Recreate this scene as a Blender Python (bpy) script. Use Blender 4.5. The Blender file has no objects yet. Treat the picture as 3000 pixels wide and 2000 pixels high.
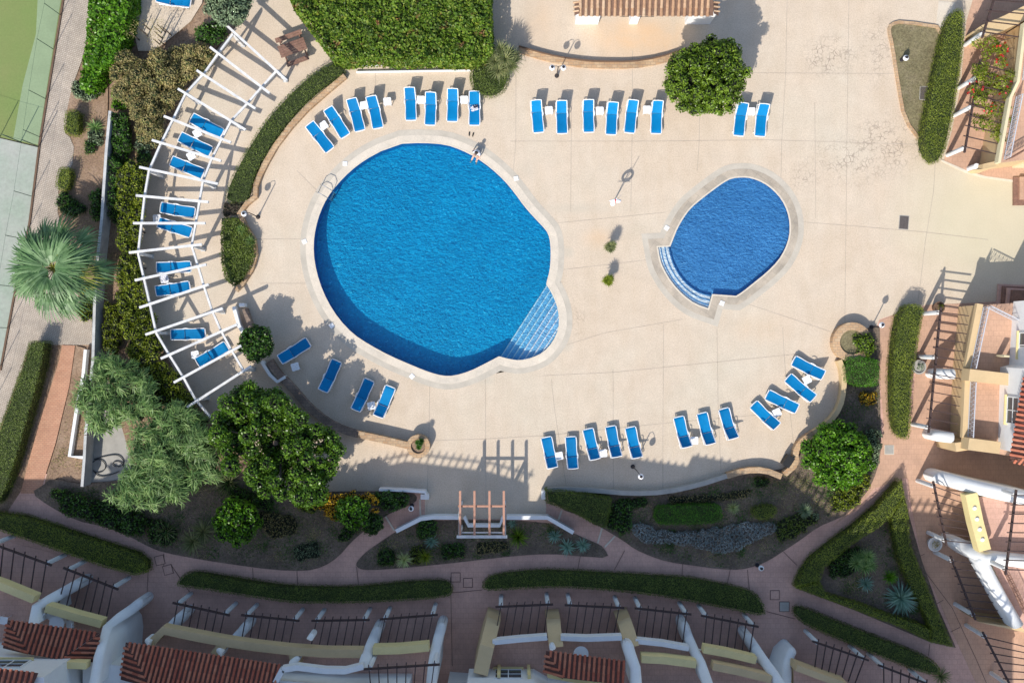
import bpy, bmesh, math, random
import numpy as np
from mathutils import Vector, Matrix, noise
from mathutils.geometry import tessellate_polygon
random.seed(7); rng = np.random.default_rng(7)
C = bpy.context.scene.collection
R = math.radians
# ---------------------------------------------------------------- camera, sky, sun
SUN_AZ, SUN_EL = 27.0, 42.0            # shadows fall 27 deg east of north (photo: up and right)
cam = bpy.data.cameras.new('camera'); cam.lens = 36; cam.sensor_width = 36
cam.clip_start = 1; cam.clip_end = 3000
co = bpy.data.objects.new('camera', cam); C.objects.link(co)
CAMH = 60.0
co.location = (0, 0, CAMH); co.rotation_euler = (0, 0, 0)
bpy.context.scene.camera = co
w = bpy.data.worlds.new('World'); bpy.context.scene.world = w; w.use_nodes = True
nt = w.node_tree; bg = nt.nodes['Background']
sky = nt.nodes.new('ShaderNodeTexSky'); sky.sky_type = 'NISHITA'; sky.sun_disc = False
sky.sun_elevation = R(SUN_EL); sky.sun_rotation = R(180 + SUN_AZ)
sky.air_density = 1.0; sky.dust_density = 1.2; sky.ozone_density = 1.0
nt.links.new(sky.outputs[0], bg.inputs[0]); bg.inputs[1].default_value = 0.15
sun = bpy.data.lights.new('sun', 'SUN'); sun.energy = 3.7; sun.angle = R(0.5); sun.color = (1.0, 0.95, 0.87)
so = bpy.data.objects.new('sun', sun); C.objects.link(so)
sd = Vector((math.sin(R(SUN_AZ)) * math.cos(R(SUN_EL)), math.cos(R(SUN_AZ)) * math.cos(R(SUN_EL)), -math.sin(R(SUN_EL))))
so.rotation_euler = sd.to_track_quat('-Z', 'Y').to_euler(); so.location = (-30, -60, 50)
vs = bpy.context.scene.view_settings
vs.view_transform = 'Standard'; vs.look = 'None'; vs.gamma = 1; vs.exposure = 0.44; vs.use_curve_mapping = False
bpy.context.scene.cycles.max_bounces = 6; bpy.context.scene.cycles.transparent_max_bounces = 12

# ---------------------------------------------------------------- helpers
def G(px, py, z=0.0):
    """photo pixel (3000x2000) at height z -> world"""
    k = (CAMH - z) / CAMH / 50.0
    return Vector(((px - 1500) * k, (1000 - py) * k, z))
def g2(pts, z=0.0): return [tuple(G(x, y, z)[:2]) for x, y in pts]
def tag(o, label=None, cat=None, group=None, kind=None):
    if label: o['label'] = label
    if cat: o['category'] = cat
    if group: o['group'] = group
    if kind: o['kind'] = kind
    return o
def empty(name, loc=(0, 0, 0), rz=0, **k):
    o = bpy.data.objects.new(name, None); C.objects.link(o); o.location = loc; o.rotation_euler = (0, 0, rz)
    o.empty_display_size = .2
    return tag(o, **k)
def copy_tree(o, parent=None):
    c = o.copy(); C.objects.link(c); c.parent = parent
    for ch in list(o.children): copy_tree(ch, c)
    return c
class MB:
    def __init__(s): s.v = []; s.f = []; s.m = []
    def add(s, vs, fs, mi=0):
        n = len(s.v); s.v += [tuple(p) for p in vs]
        s.f += [tuple(i + n for i in f) for f in fs]; s.m += [mi] * len(fs); return s
    def box(s, c, d, rz=0, M=None, mi=0):
        x, y, z = d[0] / 2, d[1] / 2, d[2] / 2
        P = [Vector((a, b, e)) for a in (-x, x) for b in (-y, y) for e in (-z, z)]
        T = Matrix.Translation(c) @ Matrix.Rotation(rz, 4, 'Z')
        if M is not None: T = T @ M
        return s.add([T @ p for p in P], [(0, 1, 3, 2), (4, 6, 7, 5), (0, 4, 5, 1), (2, 3, 7, 6), (0, 2, 6, 4), (1, 5, 7, 3)], mi)
    def bar(s, a, b, w, h, mi=0):
        a = Vector(a); b = Vector(b); d = (b - a); L = d.length
        if L < 1e-6: return s
        d.normalize(); up = Vector((0, 0, 1))
        if abs(d.z) > .99: up = Vector((0, 1, 0))
        sx = d.cross(up).normalized() * w / 2; u = sx.cross(d).normalized() * h / 2
        P = []
        for e in (a, b): P += [e + sx + u, e - sx + u, e - sx - u, e + sx - u]
        return s.add(P, [(0, 1, 2, 3), (7, 6, 5, 4), (0, 4, 5, 1), (1, 5, 6, 2), (2, 6, 7, 3), (3, 7, 4, 0)], mi)
    def tube(s, path, r, seg=8, mi=0, cap=True):
        path = [Vector(p) for p in path]; n = len(path); rings = []
        rs = r if isinstance(r, (list, tuple)) else [r] * n
        for i, p in enumerate(path):
            d = (path[min(i + 1, n - 1)] - path[max(i - 1, 0)]).normalized()
            up = Vector((0, 0, 1)) if abs(d.z) < .95 else Vector((0, 1, 0))
            x = d.cross(up).normalized(); y = x.cross(d)
            rings.append([p + (x * math.cos(2 * math.pi * k / seg) + y * math.sin(2 * math.pi * k / seg)) * rs[i] for k in range(seg)])
        V = [q for rr in rings for q in rr]; F = []
        for i in range(n - 1):
            for k in range(seg):
                a = i * seg + k; b = i * seg + (k + 1) % seg
                F.append((a, b, b + seg, a + seg))
        if cap: F += [tuple(range(seg))[::-1], tuple(range((n - 1) * seg, n * seg))]
        return s.add(V, F, mi)
    def lathe(s, c, prof, seg=20, mi=0):
        c = Vector(c); V = []; F = []
        for r, z in prof:
            V += [c + Vector((r * math.cos(2 * math.pi * k / seg), r * math.sin(2 * math.pi * k / seg), z)) for k in range(seg)]
        for i in range(len(prof) - 1):
            for k in range(seg):
                a = i * seg + k; b = i * seg + (k + 1) % seg
                F.append((a, b, b + seg, a + seg))
        return s.add(V, F, mi)
    def poly(s, pts, z, holes=(), mi=0):
        loops = [[Vector((x, y, 0)) for x, y in L] for L in [pts] + list(holes)]
        flat = [p for L in loops for p in L]
        tris = tessellate_polygon(loops)
        F = []
        for t in tris:
            a, b, c = (flat[i] for i in t)
            F.append(t if (b - a).cross(c - a).z > 0 else (t[0], t[2], t[1]))
        zz = z if callable(z) else (lambda x, y: z)
        return s.add([(p.x, p.y, zz(p.x, p.y)) for p in flat], F, mi)
    def skirt(s, pts, z0, z1, mi=0, closed=True):
        n = len(pts); V = [(x, y, z0) for x, y in pts] + [(x, y, z1) for x, y in pts]
        return s.add(V, [(i, (i + 1) % n, n + (i + 1) % n, n + i) for i in range(n if closed else n - 1)], mi)
    def prism(s, pts, z0, z1, mi=0, holes=(), bottom=False, mtop=None):
        a = sum(pts[i][0] * pts[(i + 1) % len(pts)][1] - pts[(i + 1) % len(pts)][0] * pts[i][1] for i in range(len(pts)))
        if a < 0: pts = pts[::-1]
        s.poly(pts, z1, holes, mi if mtop is None else mtop)
        s.skirt(pts, z0, z1, mi)
        for h in holes: s.skirt(h, z0, z1, mi)
        return s
    def build(s, name, mats, parent=None, smooth=False, **k):
        me = bpy.data.meshes.new(name); me.from_pydata(s.v, [], s.f)
        for m in (mats if isinstance(mats, (list, tuple)) else [mats]): me.materials.append(m)
        if any(s.m): me.polygons.foreach_set('material_index', s.m)
        if smooth: me.polygons.foreach_set('use_smooth', [True] * len(s.f))
        me.update()
        o = bpy.data.objects.new(name, me); C.objects.link(o)
        if parent is not None: o.parent = parent
        return tag(o, **k)
def place(root, loc, rz=0):
    root.location = loc; root.rotation_euler = (0, 0, rz); return root
def smooth_loop(pts, it=2, closed=True):
    for _ in range(it):
        q = []; n = len(pts)
        rngi = range(n) if closed else range(n - 1)
        if not closed: q.append(pts[0])
        for i in rngi:
            a, b = pts[i], pts[(i + 1) % n]
            q += [(.75 * a[0] + .25 * b[0], .75 * a[1] + .25 * b[1]), (.25 * a[0] + .75 * b[0], .25 * a[1] + .75 * b[1])]
        if not closed: q.append(pts[-1])
        pts = q
    return pts
def offset(pts, d):
    n = len(pts); out = []
    a = sum(pts[i][0] * pts[(i + 1) % n][1] - pts[(i + 1) % n][0] * pts[i][1] for i in range(n))
    sg = 1 if a > 0 else -1
    for i in range(n):
        p0, p, p1 = Vector(pts[i - 1]), Vector(pts[i]), Vector(pts[(i + 1) % n])
        e0 = (p - p0).normalized(); e1 = (p1 - p).normalized()
        n0 = Vector((e0.y, -e0.x)); n1 = Vector((e1.y, -e1.x)); nn = (n0 + n1)
        if nn.length < .2: nn = n0
        nn.normalize(); k = 1 / max(.55, nn.dot(n0))
        q = p + nn * d * sg * k; out.append((q.x, q.y))
    return out
def clip_half(pts, p, nrm):
    out = []; n = len(pts)
    f = lambda q: (q[0] - p[0]) * nrm[0] + (q[1] - p[1]) * nrm[1]
    for i in range(n):
        a, b = pts[i], pts[(i + 1) % n]; fa, fb = f(a), f(b)
        if fa >= 0: out.append(a)
        if (fa >= 0) != (fb >= 0):
            t = fa / (fa - fb); out.append((a[0] + (b[0] - a[0]) * t, a[1] + (b[1] - a[1]) * t))
    return out
def pip(x, y, poly):
    """vectorised point in polygon"""
    x = np.asarray(x); y = np.asarray(y); ins = np.zeros(x.shape, bool); n = len(poly)
    for i in range(n):
        x0, y0 = poly[i]; x1, y1 = poly[(i + 1) % n]
        c = ((y0 > y) != (y1 > y)) & (x < (x1 - x0) * (y - y0) / ((y1 - y0) if y1 != y0 else 1e-9) + x0)
        ins ^= c
    return ins
def edge_dist(x, y, poly):
    d = np.full(np.shape(x), 1e9); n = len(poly)
    for i in range(n):
        x0, y0 = poly[i]; x1, y1 = poly[(i + 1) % n]; ex, ey = x1 - x0, y1 - y0; L = ex * ex + ey * ey + 1e-12
        t = np.clip(((x - x0) * ex + (y - y0) * ey) / L, 0, 1)
        d = np.minimum(d, np.hypot(x - x0 - t * ex, y - y0 - t * ey))
    return d
def resample(pts, step, closed=True):
    out = []; n = len(pts)
    for i in range(n if closed else n - 1):
        a = Vector(pts[i]); b = Vector(pts[(i + 1) % n]); k = max(1, int((b - a).length / step))
        out += [tuple(a.lerp(b, j / k)) for j in range(k)]
    if not closed: out.append(tuple(pts[-1]))
    return out

# ---------------------------------------------------------------- materials
def newmat(name):
    m = bpy.data.materials.new(name); m.use_nodes = True
    n = m.node_tree.nodes; l = m.node_tree.links
    return m, n, l, n['Principled BSDF']
def N(n, t, **k):
    x = n.new(t)
    for a, b in k.items(): setattr(x, a, b)
    return x
def ramp(n, stops, interp='LINEAR'):
    r = n.new('ShaderNodeValToRGB'); cr = r.color_ramp; cr.interpolation = interp
    while len(cr.elements) < len(stops): cr.elements.new(.5)
    for e, (p, c) in zip(cr.elements, stops): e.position = p; e.color = (*c, 1) if len(c) == 3 else c
    return r
def coord(n, l, scale=(1, 1, 1), rot=0, world=True):
    if world:
        g = n.new('ShaderNodeNewGeometry'); src = g.outputs['Position']
    else:
        g = n.new('ShaderNodeTexCoord'); src = g.outputs['Object']
    mp = n.new('ShaderNodeMapping'); mp.inputs['Scale'].default_value = scale; mp.inputs['Rotation'].default_value = (0, 0, rot)
    l.new(src, mp.inputs['Vector']); return mp.outputs[0]
def noise_node(n, l, vec, scale, detail=4, rough=.6, dist=0):
    x = n.new('ShaderNodeTexNoise'); x.inputs['Scale'].default_value = scale; x.inputs['Detail'].default_value = detail
    x.inputs['Roughness'].default_value = rough; x.inputs['Distortion'].default_value = dist
    l.new(vec, x.inputs['Vector']); return x.outputs['Fac']
def mixc(n, l, a, b, fac, mode='MIX'):
    x = n.new('ShaderNodeMix'); x.data_type = 'RGBA'; x.blend_type = mode
    for i, v in ((6, a), (7, b)):
        if isinstance(v, tuple): x.inputs[i].default_value = (*v, 1)
        else: l.new(v, x.inputs[i])
    if isinstance(fac, (int, float)): x.inputs[0].default_value = fac
    else: l.new(fac, x.inputs[0])
    return x.outputs[2]
def math_n(n, l, op, a, b=None, c=None, clamp=False):
    x = n.new('ShaderNodeMath'); x.operation = op; x.use_clamp = clamp
    for i, v in enumerate((a, b, c)):
        if v is None: continue
        if isinstance(v, (int, float)): x.inputs[i].default_value = v
        else: l.new(v, x.inputs[i])
    return x.outputs[0]
def bump(n, l, p, h, strength=.3, dist=.02):
    b = n.new('ShaderNodeBump'); b.inputs['Strength'].default_value = strength; b.inputs['Distance'].default_value = dist
    l.new(h, b.inputs['Height']); l.new(b.outputs[0], p.inputs['Normal'])
def simple(name, col, var=.25, scale=3, rough=.7, col2=None, fine=25, bmp=.15, metal=0, bd=.01):
    m, n, l, p = newmat(name); v = coord(n, l)
    a = noise_node(n, l, v, scale, 5, .6); b = noise_node(n, l, v, fine, 3, .7)
    c2 = col2 or tuple(x * (1 - var) for x in col)
    r = ramp(n, [(.3, c2), (.7, col)]); l.new(a, r.inputs[0])
    r2 = ramp(n, [(.3, (1 - var * .6,) * 3), (.7, (1, 1, 1))]); l.new(b, r2.inputs[0])
    l.new(mixc(n, l, r.outputs[0], r2.outputs[0], 1.0, 'MULTIPLY'), p.inputs['Base Color'])
    p.inputs['Roughness'].default_value = rough; p.inputs['Metallic'].default_value = metal
    bump(n, l, p, b, bmp, bd); return m
def leafmat(name, cols, trans=.3, rough=.5, big=None):
    m, n, l, p = newmat(name)
    g = n.new('ShaderNodeNewGeometry')
    r = ramp(n, [(i / max(1, len(cols) - 1), c) for i, c in enumerate(cols)]); l.new(g.outputs['Random Per Island'], r.inputs[0])
    v = coord(n, l); a = noise_node(n, l, v, 1.1, 3, .6)
    r2 = ramp(n, [(.35, (.62, .66, .6)), (.62, (1.12, 1.1, 1.0))]); l.new(a, r2.inputs[0])
    col = mixc(n, l, r.outputs[0], r2.outputs[0], 1.0, 'MULTIPLY')
    if big:      # patches of another plant colour (wear / bloom)
        bn = noise_node(n, l, v, big[1], 4, .65); br = ramp(n, [(big[2], (0, 0, 0)), (big[2] + .1, (1, 1, 1))]); l.new(bn, br.inputs[0])
        col = mixc(n, l, col, big[0], br.outputs[0])
    l.new(col, p.inputs['Base Color']); p.inputs['Roughness'].default_value = rough
    p.inputs['Specular IOR Level'].default_value = .35
    t = n.new('ShaderNodeBsdfTranslucent'); l.new(col, t.inputs[0])
    mx = n.new('ShaderNodeMixShader'); mx.inputs[0].default_value = trans
    l.new(p.outputs[0], mx.inputs[1]); l.new(t.outputs[0], mx.inputs[2])
    l.new(mx.outputs[0], n['Material Output'].inputs[0]); return m

def mat_deck():
    m, n, l, p = newmat('stamped_concrete'); v = coord(n, l)
    a = noise_node(n, l, v, .12, 4, .6); b = noise_node(n, l, v, .9, 5, .65, .4); c = noise_node(n, l, v, 14, 4, .75); s = noise_node(n, l, coord(n, l, (1, .25, 1)), 1.6, 4, .6)
    r = ramp(n, [(.3, (.575, .465, .35)), (.5, (.60, .50, .39)), (.7, (.585, .51, .405))]); l.new(a, r.inputs[0])
    r2 = ramp(n, [(.3, (.93, .925, .91)), (.7, (1.04, 1.04, 1.035))]); l.new(b, r2.inputs[0])
    col = mixc(n, l, r.outputs[0], r2.outputs[0], 1, 'MULTIPLY')
    r3 = ramp(n, [(.28, (.74, .71, .68)), (.6, (1.06, 1.06, 1.06))]); l.new(c, r3.inputs[0])
    col = mixc(n, l, col, r3.outputs[0], .9, 'MULTIPLY')
    r4 = ramp(n, [(.35, (.96, .945, .92)), (.6, (1, 1, 1))]); l.new(s, r4.inputs[0]); col = mixc(n, l, col, r4.outputs[0], .8, 'MULTIPLY')
    # faint slab mottling: slight tone per cast bay
    g = n.new('ShaderNodeNewGeometry')
    vor = n.new('ShaderNodeTexVoronoi'); vor.feature = 'DISTANCE_TO_EDGE'; vor.inputs['Scale'].default_value = 4.0
    wv = n.new('ShaderNodeVectorMath'); wv.operation = 'ADD'
    nn = n.new('ShaderNodeTexNoise'); nn.inputs['Scale'].default_value = 2.0; l.new(v, nn.inputs['Vector'])
    sc = n.new('ShaderNodeVectorMath'); sc.operation = 'SCALE'; sc.inputs['Scale'].default_value = .35; l.new(nn.outputs['Color'], sc.inputs[0])
    l.new(v, wv.inputs[0]); l.new(sc.outputs[0], wv.inputs[1]); l.new(wv.outputs[0], vor.inputs['Vector'])
    lines = ramp(n, [(0.0, (1, 1, 1)), (.05, (.7, .7, .7)), (.12, (0, 0, 0))]); l.new(vor.outputs['Distance'], lines.inputs[0])
    masks = None
    def blob(px, py, rx, ry, amt):
        q = G(px, py); s_ = n.new('ShaderNodeVectorMath'); s_.operation = 'SUBTRACT'; l.new(g.outputs['Position'], s_.inputs[0]); s_.inputs[1].default_value = q
        mm = n.new('ShaderNodeVectorMath'); mm.operation = 'MULTIPLY'; l.new(s_.outputs[0], mm.inputs[0]); mm.inputs[1].default_value = (50 / rx, 50 / ry, 0)
        ln = n.new('ShaderNodeVectorMath'); ln.operation = 'LENGTH'; l.new(mm.outputs[0], ln.inputs[0])
        x = math_n(n, l, 'SUBTRACT', 1.0, ln.outputs['Value'], clamp=True); return math_n(n, l, 'MULTIPLY', x, amt, clamp=True)
    for bl in ((2430, 165, 95, 70, 1.8), (2570, 150, 70, 150, .9), (2600, 420, 150, 110, 1.3), (2500, 470, 190, 90, 1.0), (2350, 520, 80, 60, .8), (1690, 930, 45, 90, .5), (1340, 500, 60, 40, .0)):
        x = blob(*bl); masks = x if masks is None else math_n(n, l, 'MAXIMUM', masks, x)
    mk = math_n(n, l, 'MULTIPLY', masks, lines.outputs[0])
    brk = ramp(n, [(.42, (0, 0, 0)), (.58, (1, 1, 1))]); l.new(noise_node(n, l, v, 1.7, 3, .7), brk.inputs[0]); mk = math_n(n, l, 'MULTIPLY', mk, math_n(n, l, 'MULTIPLY', brk.outputs[0], 1.1), clamp=True)
    col = mixc(n, l, col, (.23, .18, .14), math_n(n, l, 'MULTIPLY', mk, .8, clamp=True))
    # iron-orange staining in front of the bar, yellowish wash by the houses
    st = None
    for bl in ((1880, 110, 190, 80, 1.6), (1590, 60, 60, 120, .5), (1750, 700, 60, 40, .7), (2240, 960, 110, 60, .35)):
        x = blob(*bl); st = x if st is None else math_n(n, l, 'MAXIMUM', st, x)
    st = math_n(n, l, 'MULTIPLY', math_n(n, l, 'MULTIPLY', st, b), .95, clamp=True)
    col = mixc(n, l, col, (.62, .38, .19), st)
    yl = blob(2900, 640, 330, 260, 1.6); col = mixc(n, l, col, (.54, .49, .33), math_n(n, l, 'MULTIPLY', yl, .62, clamp=True))
    dmp = None      # old damp marks and patched spots round the pools
    for bl in ((1662, 738, 26, 22, 1.6), (1655, 1010, 30, 26, 1.6), (1415, 1112, 40, 22, 1.6), (1232, 1120, 34, 20, 1.4), (1690, 610, 240, 22, .9), (900, 700, 30, 46, .9), (2095, 560, 60, 40, .8), (1640, 900, 26, 120, .8), (2330, 660, 26, 110, .6), (1545, 500, 40, 40, .7), (880, 905, 40, 70, .6)):
        x = blob(*bl); dmp = x if dmp is None else math_n(n, l, 'MAXIMUM', dmp, x)
    dmp = math_n(n, l, 'MULTIPLY', dmp, math_n(n, l, 'ADD', b, .2), clamp=True)
    col = mixc(n, l, col, (.44, .40, .32), math_n(n, l, 'MULTIPLY', dmp, .55, clamp=True))
    l.new(col, p.inputs['Base Color']); p.inputs['Roughness'].default_value = .85
    bump(n, l, p, c, .25, .01); return m
def mat_brick(name, c1, c2, mortar, bw=.24, bh=.12, scale=1, rough=.8, rot=0, var=.5, stain=.25):
    m, n, l, p = newmat(name); v = coord(n, l, rot=rot)
    b = n.new('ShaderNodeTexBrick'); b.inputs['Scale'].default_value = scale; b.inputs['Color1'].default_value = (*c1, 1); b.inputs['Color2'].default_value = (*c2, 1)
    b.inputs['Mortar'].default_value = (*mortar, 1); b.inputs['Mortar Size'].default_value = .012; b.inputs['Brick Width'].default_value = bw; b.inputs['Row Height'].default_value = bh
    l.new(v, b.inputs['Vector'])
    a = noise_node(n, l, v, .7, 5, .65); c = noise_node(n, l, v, 18, 3, .7)
    r = ramp(n, [(.3, (1 - stain,) * 3), (.7, (1.08, 1.06, 1.04))]); l.new(a, r.inputs[0])
    r2 = ramp(n, [(.3, (.85,) * 3), (.7, (1.04,) * 3)]); l.new(c, r2.inputs[0])
    col = mixc(n, l, mixc(n, l, b.outputs[0], r.outputs[0], 1, 'MULTIPLY'), r2.outputs[0], 1, 'MULTIPLY')
    l.new(col, p.inputs['Base Color']); p.inputs['Roughness'].default_value = rough
    bump(n, l, p, c, .2, .01); return m
def mat_water(name='pool_water', tint=(.60, .89, .97, 1)):
    m, n, l, p = newmat(name); v = coord(n, l); v2 = coord(n, l, (1, 1.8, 1), .5)
    n.remove(p)
    h = math_n(n, l, 'ADD', noise_node(n, l, v2, 2.6, 4, .6, .8), math_n(n, l, 'MULTIPLY', noise_node(n, l, v, 7, 3, .6, .5), .5))
    bp = n.new('ShaderNodeBump'); bp.inputs['Strength'].default_value = .3; bp.inputs['Distance'].default_value = .06; l.new(h, bp.inputs['Height'])
    gl = n.new('ShaderNodeBsdfGlossy'); gl.inputs['Roughness'].default_value = .06; gl.inputs[0].default_value = (1, 1, 1, 1); l.new(bp.outputs[0], gl.inputs['Normal'])
    fr = n.new('ShaderNodeFresnel'); fr.inputs[0].default_value = 1.33; l.new(bp.outputs[0], fr.inputs['Normal'])
    tr = n.new('ShaderNodeBsdfTransparent'); tr.inputs[0].default_value = tint
    mx = n.new('ShaderNodeMixShader'); l.new(fr.outputs[0], mx.inputs[0]); l.new(tr.outputs[0], mx.inputs[1]); l.new(gl.outputs[0], mx.inputs[2])
    l.new(mx.outputs[0], n['Material Output'].inputs[0]); return m
def mat_caustic_mosaic(name, c1, c2, c3, sc=3.0):
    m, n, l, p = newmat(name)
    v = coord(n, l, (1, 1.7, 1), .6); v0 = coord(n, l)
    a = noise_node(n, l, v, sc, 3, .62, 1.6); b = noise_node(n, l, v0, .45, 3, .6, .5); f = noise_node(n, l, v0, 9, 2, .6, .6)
    r = ramp(n, [(.34, c1), (.52, c2), (.60, c2), (.72, c3)]); l.new(a, r.inputs[0])  # bright flecks are caustic light painted into the tile colour
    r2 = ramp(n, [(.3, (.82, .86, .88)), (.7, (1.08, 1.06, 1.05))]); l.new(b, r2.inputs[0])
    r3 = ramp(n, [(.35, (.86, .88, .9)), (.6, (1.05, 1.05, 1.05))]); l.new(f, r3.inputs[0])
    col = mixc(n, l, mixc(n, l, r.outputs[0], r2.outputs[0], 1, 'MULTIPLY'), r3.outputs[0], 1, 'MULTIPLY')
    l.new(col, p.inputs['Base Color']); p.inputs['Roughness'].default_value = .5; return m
def mat_rooftile(name, c1, c2, c3):
    m, n, l, p = newmat(name); g = n.new('ShaderNodeNewGeometry'); v = coord(n, l)
    r = ramp(n, [(0, c1), (.5, c2), (1, c3)]); l.new(g.outputs['Random Per Island'], r.inputs[0])
    a = noise_node(n, l, v, 5, 5, .7); r2 = ramp(n, [(.3, (.7, .68, .66)), (.65, (1.05, 1.05, 1.05))]); l.new(a, r2.inputs[0])
    l.new(mixc(n, l, r.outputs[0], r2.outputs[0], 1, 'MULTIPLY'), p.inputs['Base Color']); p.inputs['Roughness'].default_value = .8; return m
def mat_soil(name, c1, c2, c3, litter=True):
    m, n, l, p = newmat(name); v = coord(n, l)
    a = noise_node(n, l, v, .8, 5, .7); b = noise_node(n, l, v, 9, 5, .8)
    r = ramp(n, [(.3, c1), (.5, c2), (.72, c3)]); l.new(a, r.inputs[0])
    r2 = ramp(n, [(.32, (.45, .43, .42)), (.55, (1, 1, 1)), (.75, (1.35, 1.3, 1.25))]); l.new(b, r2.inputs[0])
    l.new(mixc(n, l, r.outputs[0], r2.outputs[0], 1, 'MULTIPLY'), p.inputs['Base Color']); p.inputs['Roughness'].default_value = .95
    bump(n, l, p, b, .7, .04); return m
M = {}
M['deck'] = mat_deck()
M['terra'] = mat_brick('pink_stamped_paving', (.62, .385, .305), (.66, .41, .325), (.55, .335, .26), .3, .3, 1, stain=.22)
M['paver'] = mat_brick('salmon_clay_pavers', (.54, .34, .235), (.57, .36, .25), (.47, .29, .2), .3, .3, 1, stain=.2)
M['brickpath'] = mat_brick('orange_brick_path', (.52, .27, .165), (.57, .32, .20), (.40, .21, .14), .22, .11, 1)
M['cobble'] = mat_brick('pale_cobble', (.47, .40, .33), (.54, .47, .39), (.27, .22, .17), .13, .11, 1, stain=.3, rot=.3)
M['coping'] = mat_brick('pool_coping_stone', (.66, .59, .49), (.68, .60, .49), (.60, .53, .43), .6, .6, 1, rot=.4, stain=.2)
M['coping_wet'] = mat_brick('worn_grey_coping_stone', (.46, .40, .32), (.54, .46, .36), (.42, .36, .29), .6, .6, 1, rot=.6, stain=.35)
M['coping_band'] = simple('damp_grey_band', (.565, .505, .415), .2, 1.2, .9, fine=12)
M['stone'] = mat_brick('ochre_stone', (.52, .32, .17), (.60, .43, .26), (.36, .26, .18), .3, .16, 1, stain=.35)
M['stone_br'] = mat_brick('brown_stone', (.24, .17, .13), (.34, .25, .19), (.16, .12, .10), .3, .2, 1, stain=.45)
M['soil'] = mat_soil('dry_soil', (.12, .09, .065), (.2, .145, .10), (.28, .2, .14))
M['soil_dark'] = mat_soil('mulch_soil', (.11, .085, .062), (.17, .13, .095), (.24, .185, .135))
M['soil_red'] = mat_soil('reddish_soil', (.22, .14, .09), (.30, .20, .13), (.38, .27, .19))
M['drygrass'] = mat_soil('dry_lawn', (.16, .13, .07), (.22, .19, .10), (.27, .22, .14))
M['white'] = simple('white_render', (.78, .78, .77), .08, 1.5, .8, fine=12)
M['whitepaint'] = simple('white_painted_timber', (.80, .79, .77), .3, 2.5, .6, fine=22)
M['plastic'] = simple('white_plastic', (.82, .82, .82), .03, 2, .35, bmp=0)
M['blue'] = simple('blue_sling_fabric', (.0, .20, .47), .16, 3, .65, fine=60, bmp=.25, bd=.004)
M['blue'].node_tree.nodes['Principled BSDF'].inputs['Specular IOR Level'].default_value = .15
_n = M['blue'].node_tree.nodes; _l = M['blue'].node_tree.links; _oi = _n.new('ShaderNodeObjectInfo'); _r = ramp(_n, [(0, (.82, .84, .86)), (.5, (1, 1, 1)), (1, (1.0, 1.12, 1.08))]); _l.new(_oi.outputs['Random'], _r.inputs[0])
_src = _n['Principled BSDF'].inputs['Base Color'].links[0].from_socket; _l.new(mixc(_n, _l, _src, _r.outputs[0], 1.0, 'MULTIPLY'), _n['Principled BSDF'].inputs['Base Color'])
M['yellow'] = simple('yellow_render', (.80, .65, .31), .12, 1.2, .85, fine=14)
M['tan'] = simple('tan_render', (.64, .47, .26), .12, 1.2, .85, fine=14)
M['cream'] = simple('cream_render', (.70, .62, .40), .12, 1.2, .85)
M['greywall'] = simple('weathered_white_render', (.60, .60, .58), .3, 1.4, .9, fine=9)
M['wood'] = simple('pinkish_stained_timber', (.52, .27, .18), .2, 2, .6)
M['bench'] = simple('brown_bench_timber', (.30, .16, .11), .4, 3, .7, fine=12)
M['iron'] = simple('dark_iron', (.03, .025, .03), .2, 3, .6)
M['darkwood'] = simple('dark_brown_timber', (.07, .04, .035), .3, 3, .7)
M['steel'] = simple('stainless_steel', (.6, .6, .6), .05, 3, .25, metal=.9, bmp=0)
M['railing'] = simple('pale_grey_railing', (.55, .56, .6), .1, 3, .5)
M['court'] = simple('olive_green_court', (.17, .235, .065), .25, .3, .9, fine=9, col2=(.21, .235, .08))
M['courtpale'] = simple('pale_green_court', (.27, .35, .2), .2, .4, .9, fine=9)
M['courtgrey'] = simple('grey_green_slab', (.30, .36, .28), .35, .5, .9, fine=4, col2=(.40, .41, .36))
M['fence'] = simple('green_fence_paint', (.025, .07, .05), .2, 3, .5)
M['rust'] = simple('rusty_brown_kerb', (.17, .10, .06), .3, 3, .8)
M['black'] = simple('black_rubber', (.015, .015, .016), .2, 3, .6)
M['grate'] = simple('cast_iron_grate', (.12, .10, .09), .3, 10, .6)
M['concrete'] = simple('grey_concrete', (.42, .40, .36), .2, 2, .9)
M['joint'] = simple('deck_joint_filler', (.53, .44, .35), .3, 2, .9)
M['joint2'] = simple('paving_joint', (.16, .10, .08), .3, 2, .9)
M['nosing'] = simple('cream_step_nosing', (.68, .60, .48), .15, 4, .8)
M['glass'] = simple('window_glass', (.05, .07, .09), .2, 2, .08, bmp=0)
M['curtain'] = simple('net_curtain', (.45, .42, .36), .3, 6, .9)
M['hose'] = simple('black_hose', (.03, .035, .04), .1, 2, .5)
M['tile_pool'] = mat_caustic_mosaic('blue_caustic_mosaic', (.0, .30, .54), (.0, .45, .68), (.18, .82, .94), 4.6)  # third colour is the painted caustic fleck
M['tile_kid'] = mat_caustic_mosaic('cobalt_caustic_mosaic', (.06, .24, .50), (.11, .35, .64), (.30, .60, .86), 7.0)
M['tile_wall'] = mat_caustic_mosaic('navy_caustic_mosaic', (.0, .16, .42), (.0, .2, .48), (.02, .3, .55))
M['step_tile'] = mat_caustic_mosaic('pale_blue_step_caustic_mosaic', (.20, .52, .78), (.30, .62, .85), (.5, .78, .92), 5)
M['step_kid'] = simple('pale_step_tile', (.93, .95, .95), .05, 4, .5)
M['step_edge'] = simple('white_step_edge', (.92, .93, .93), .05, 4, .5)
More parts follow.
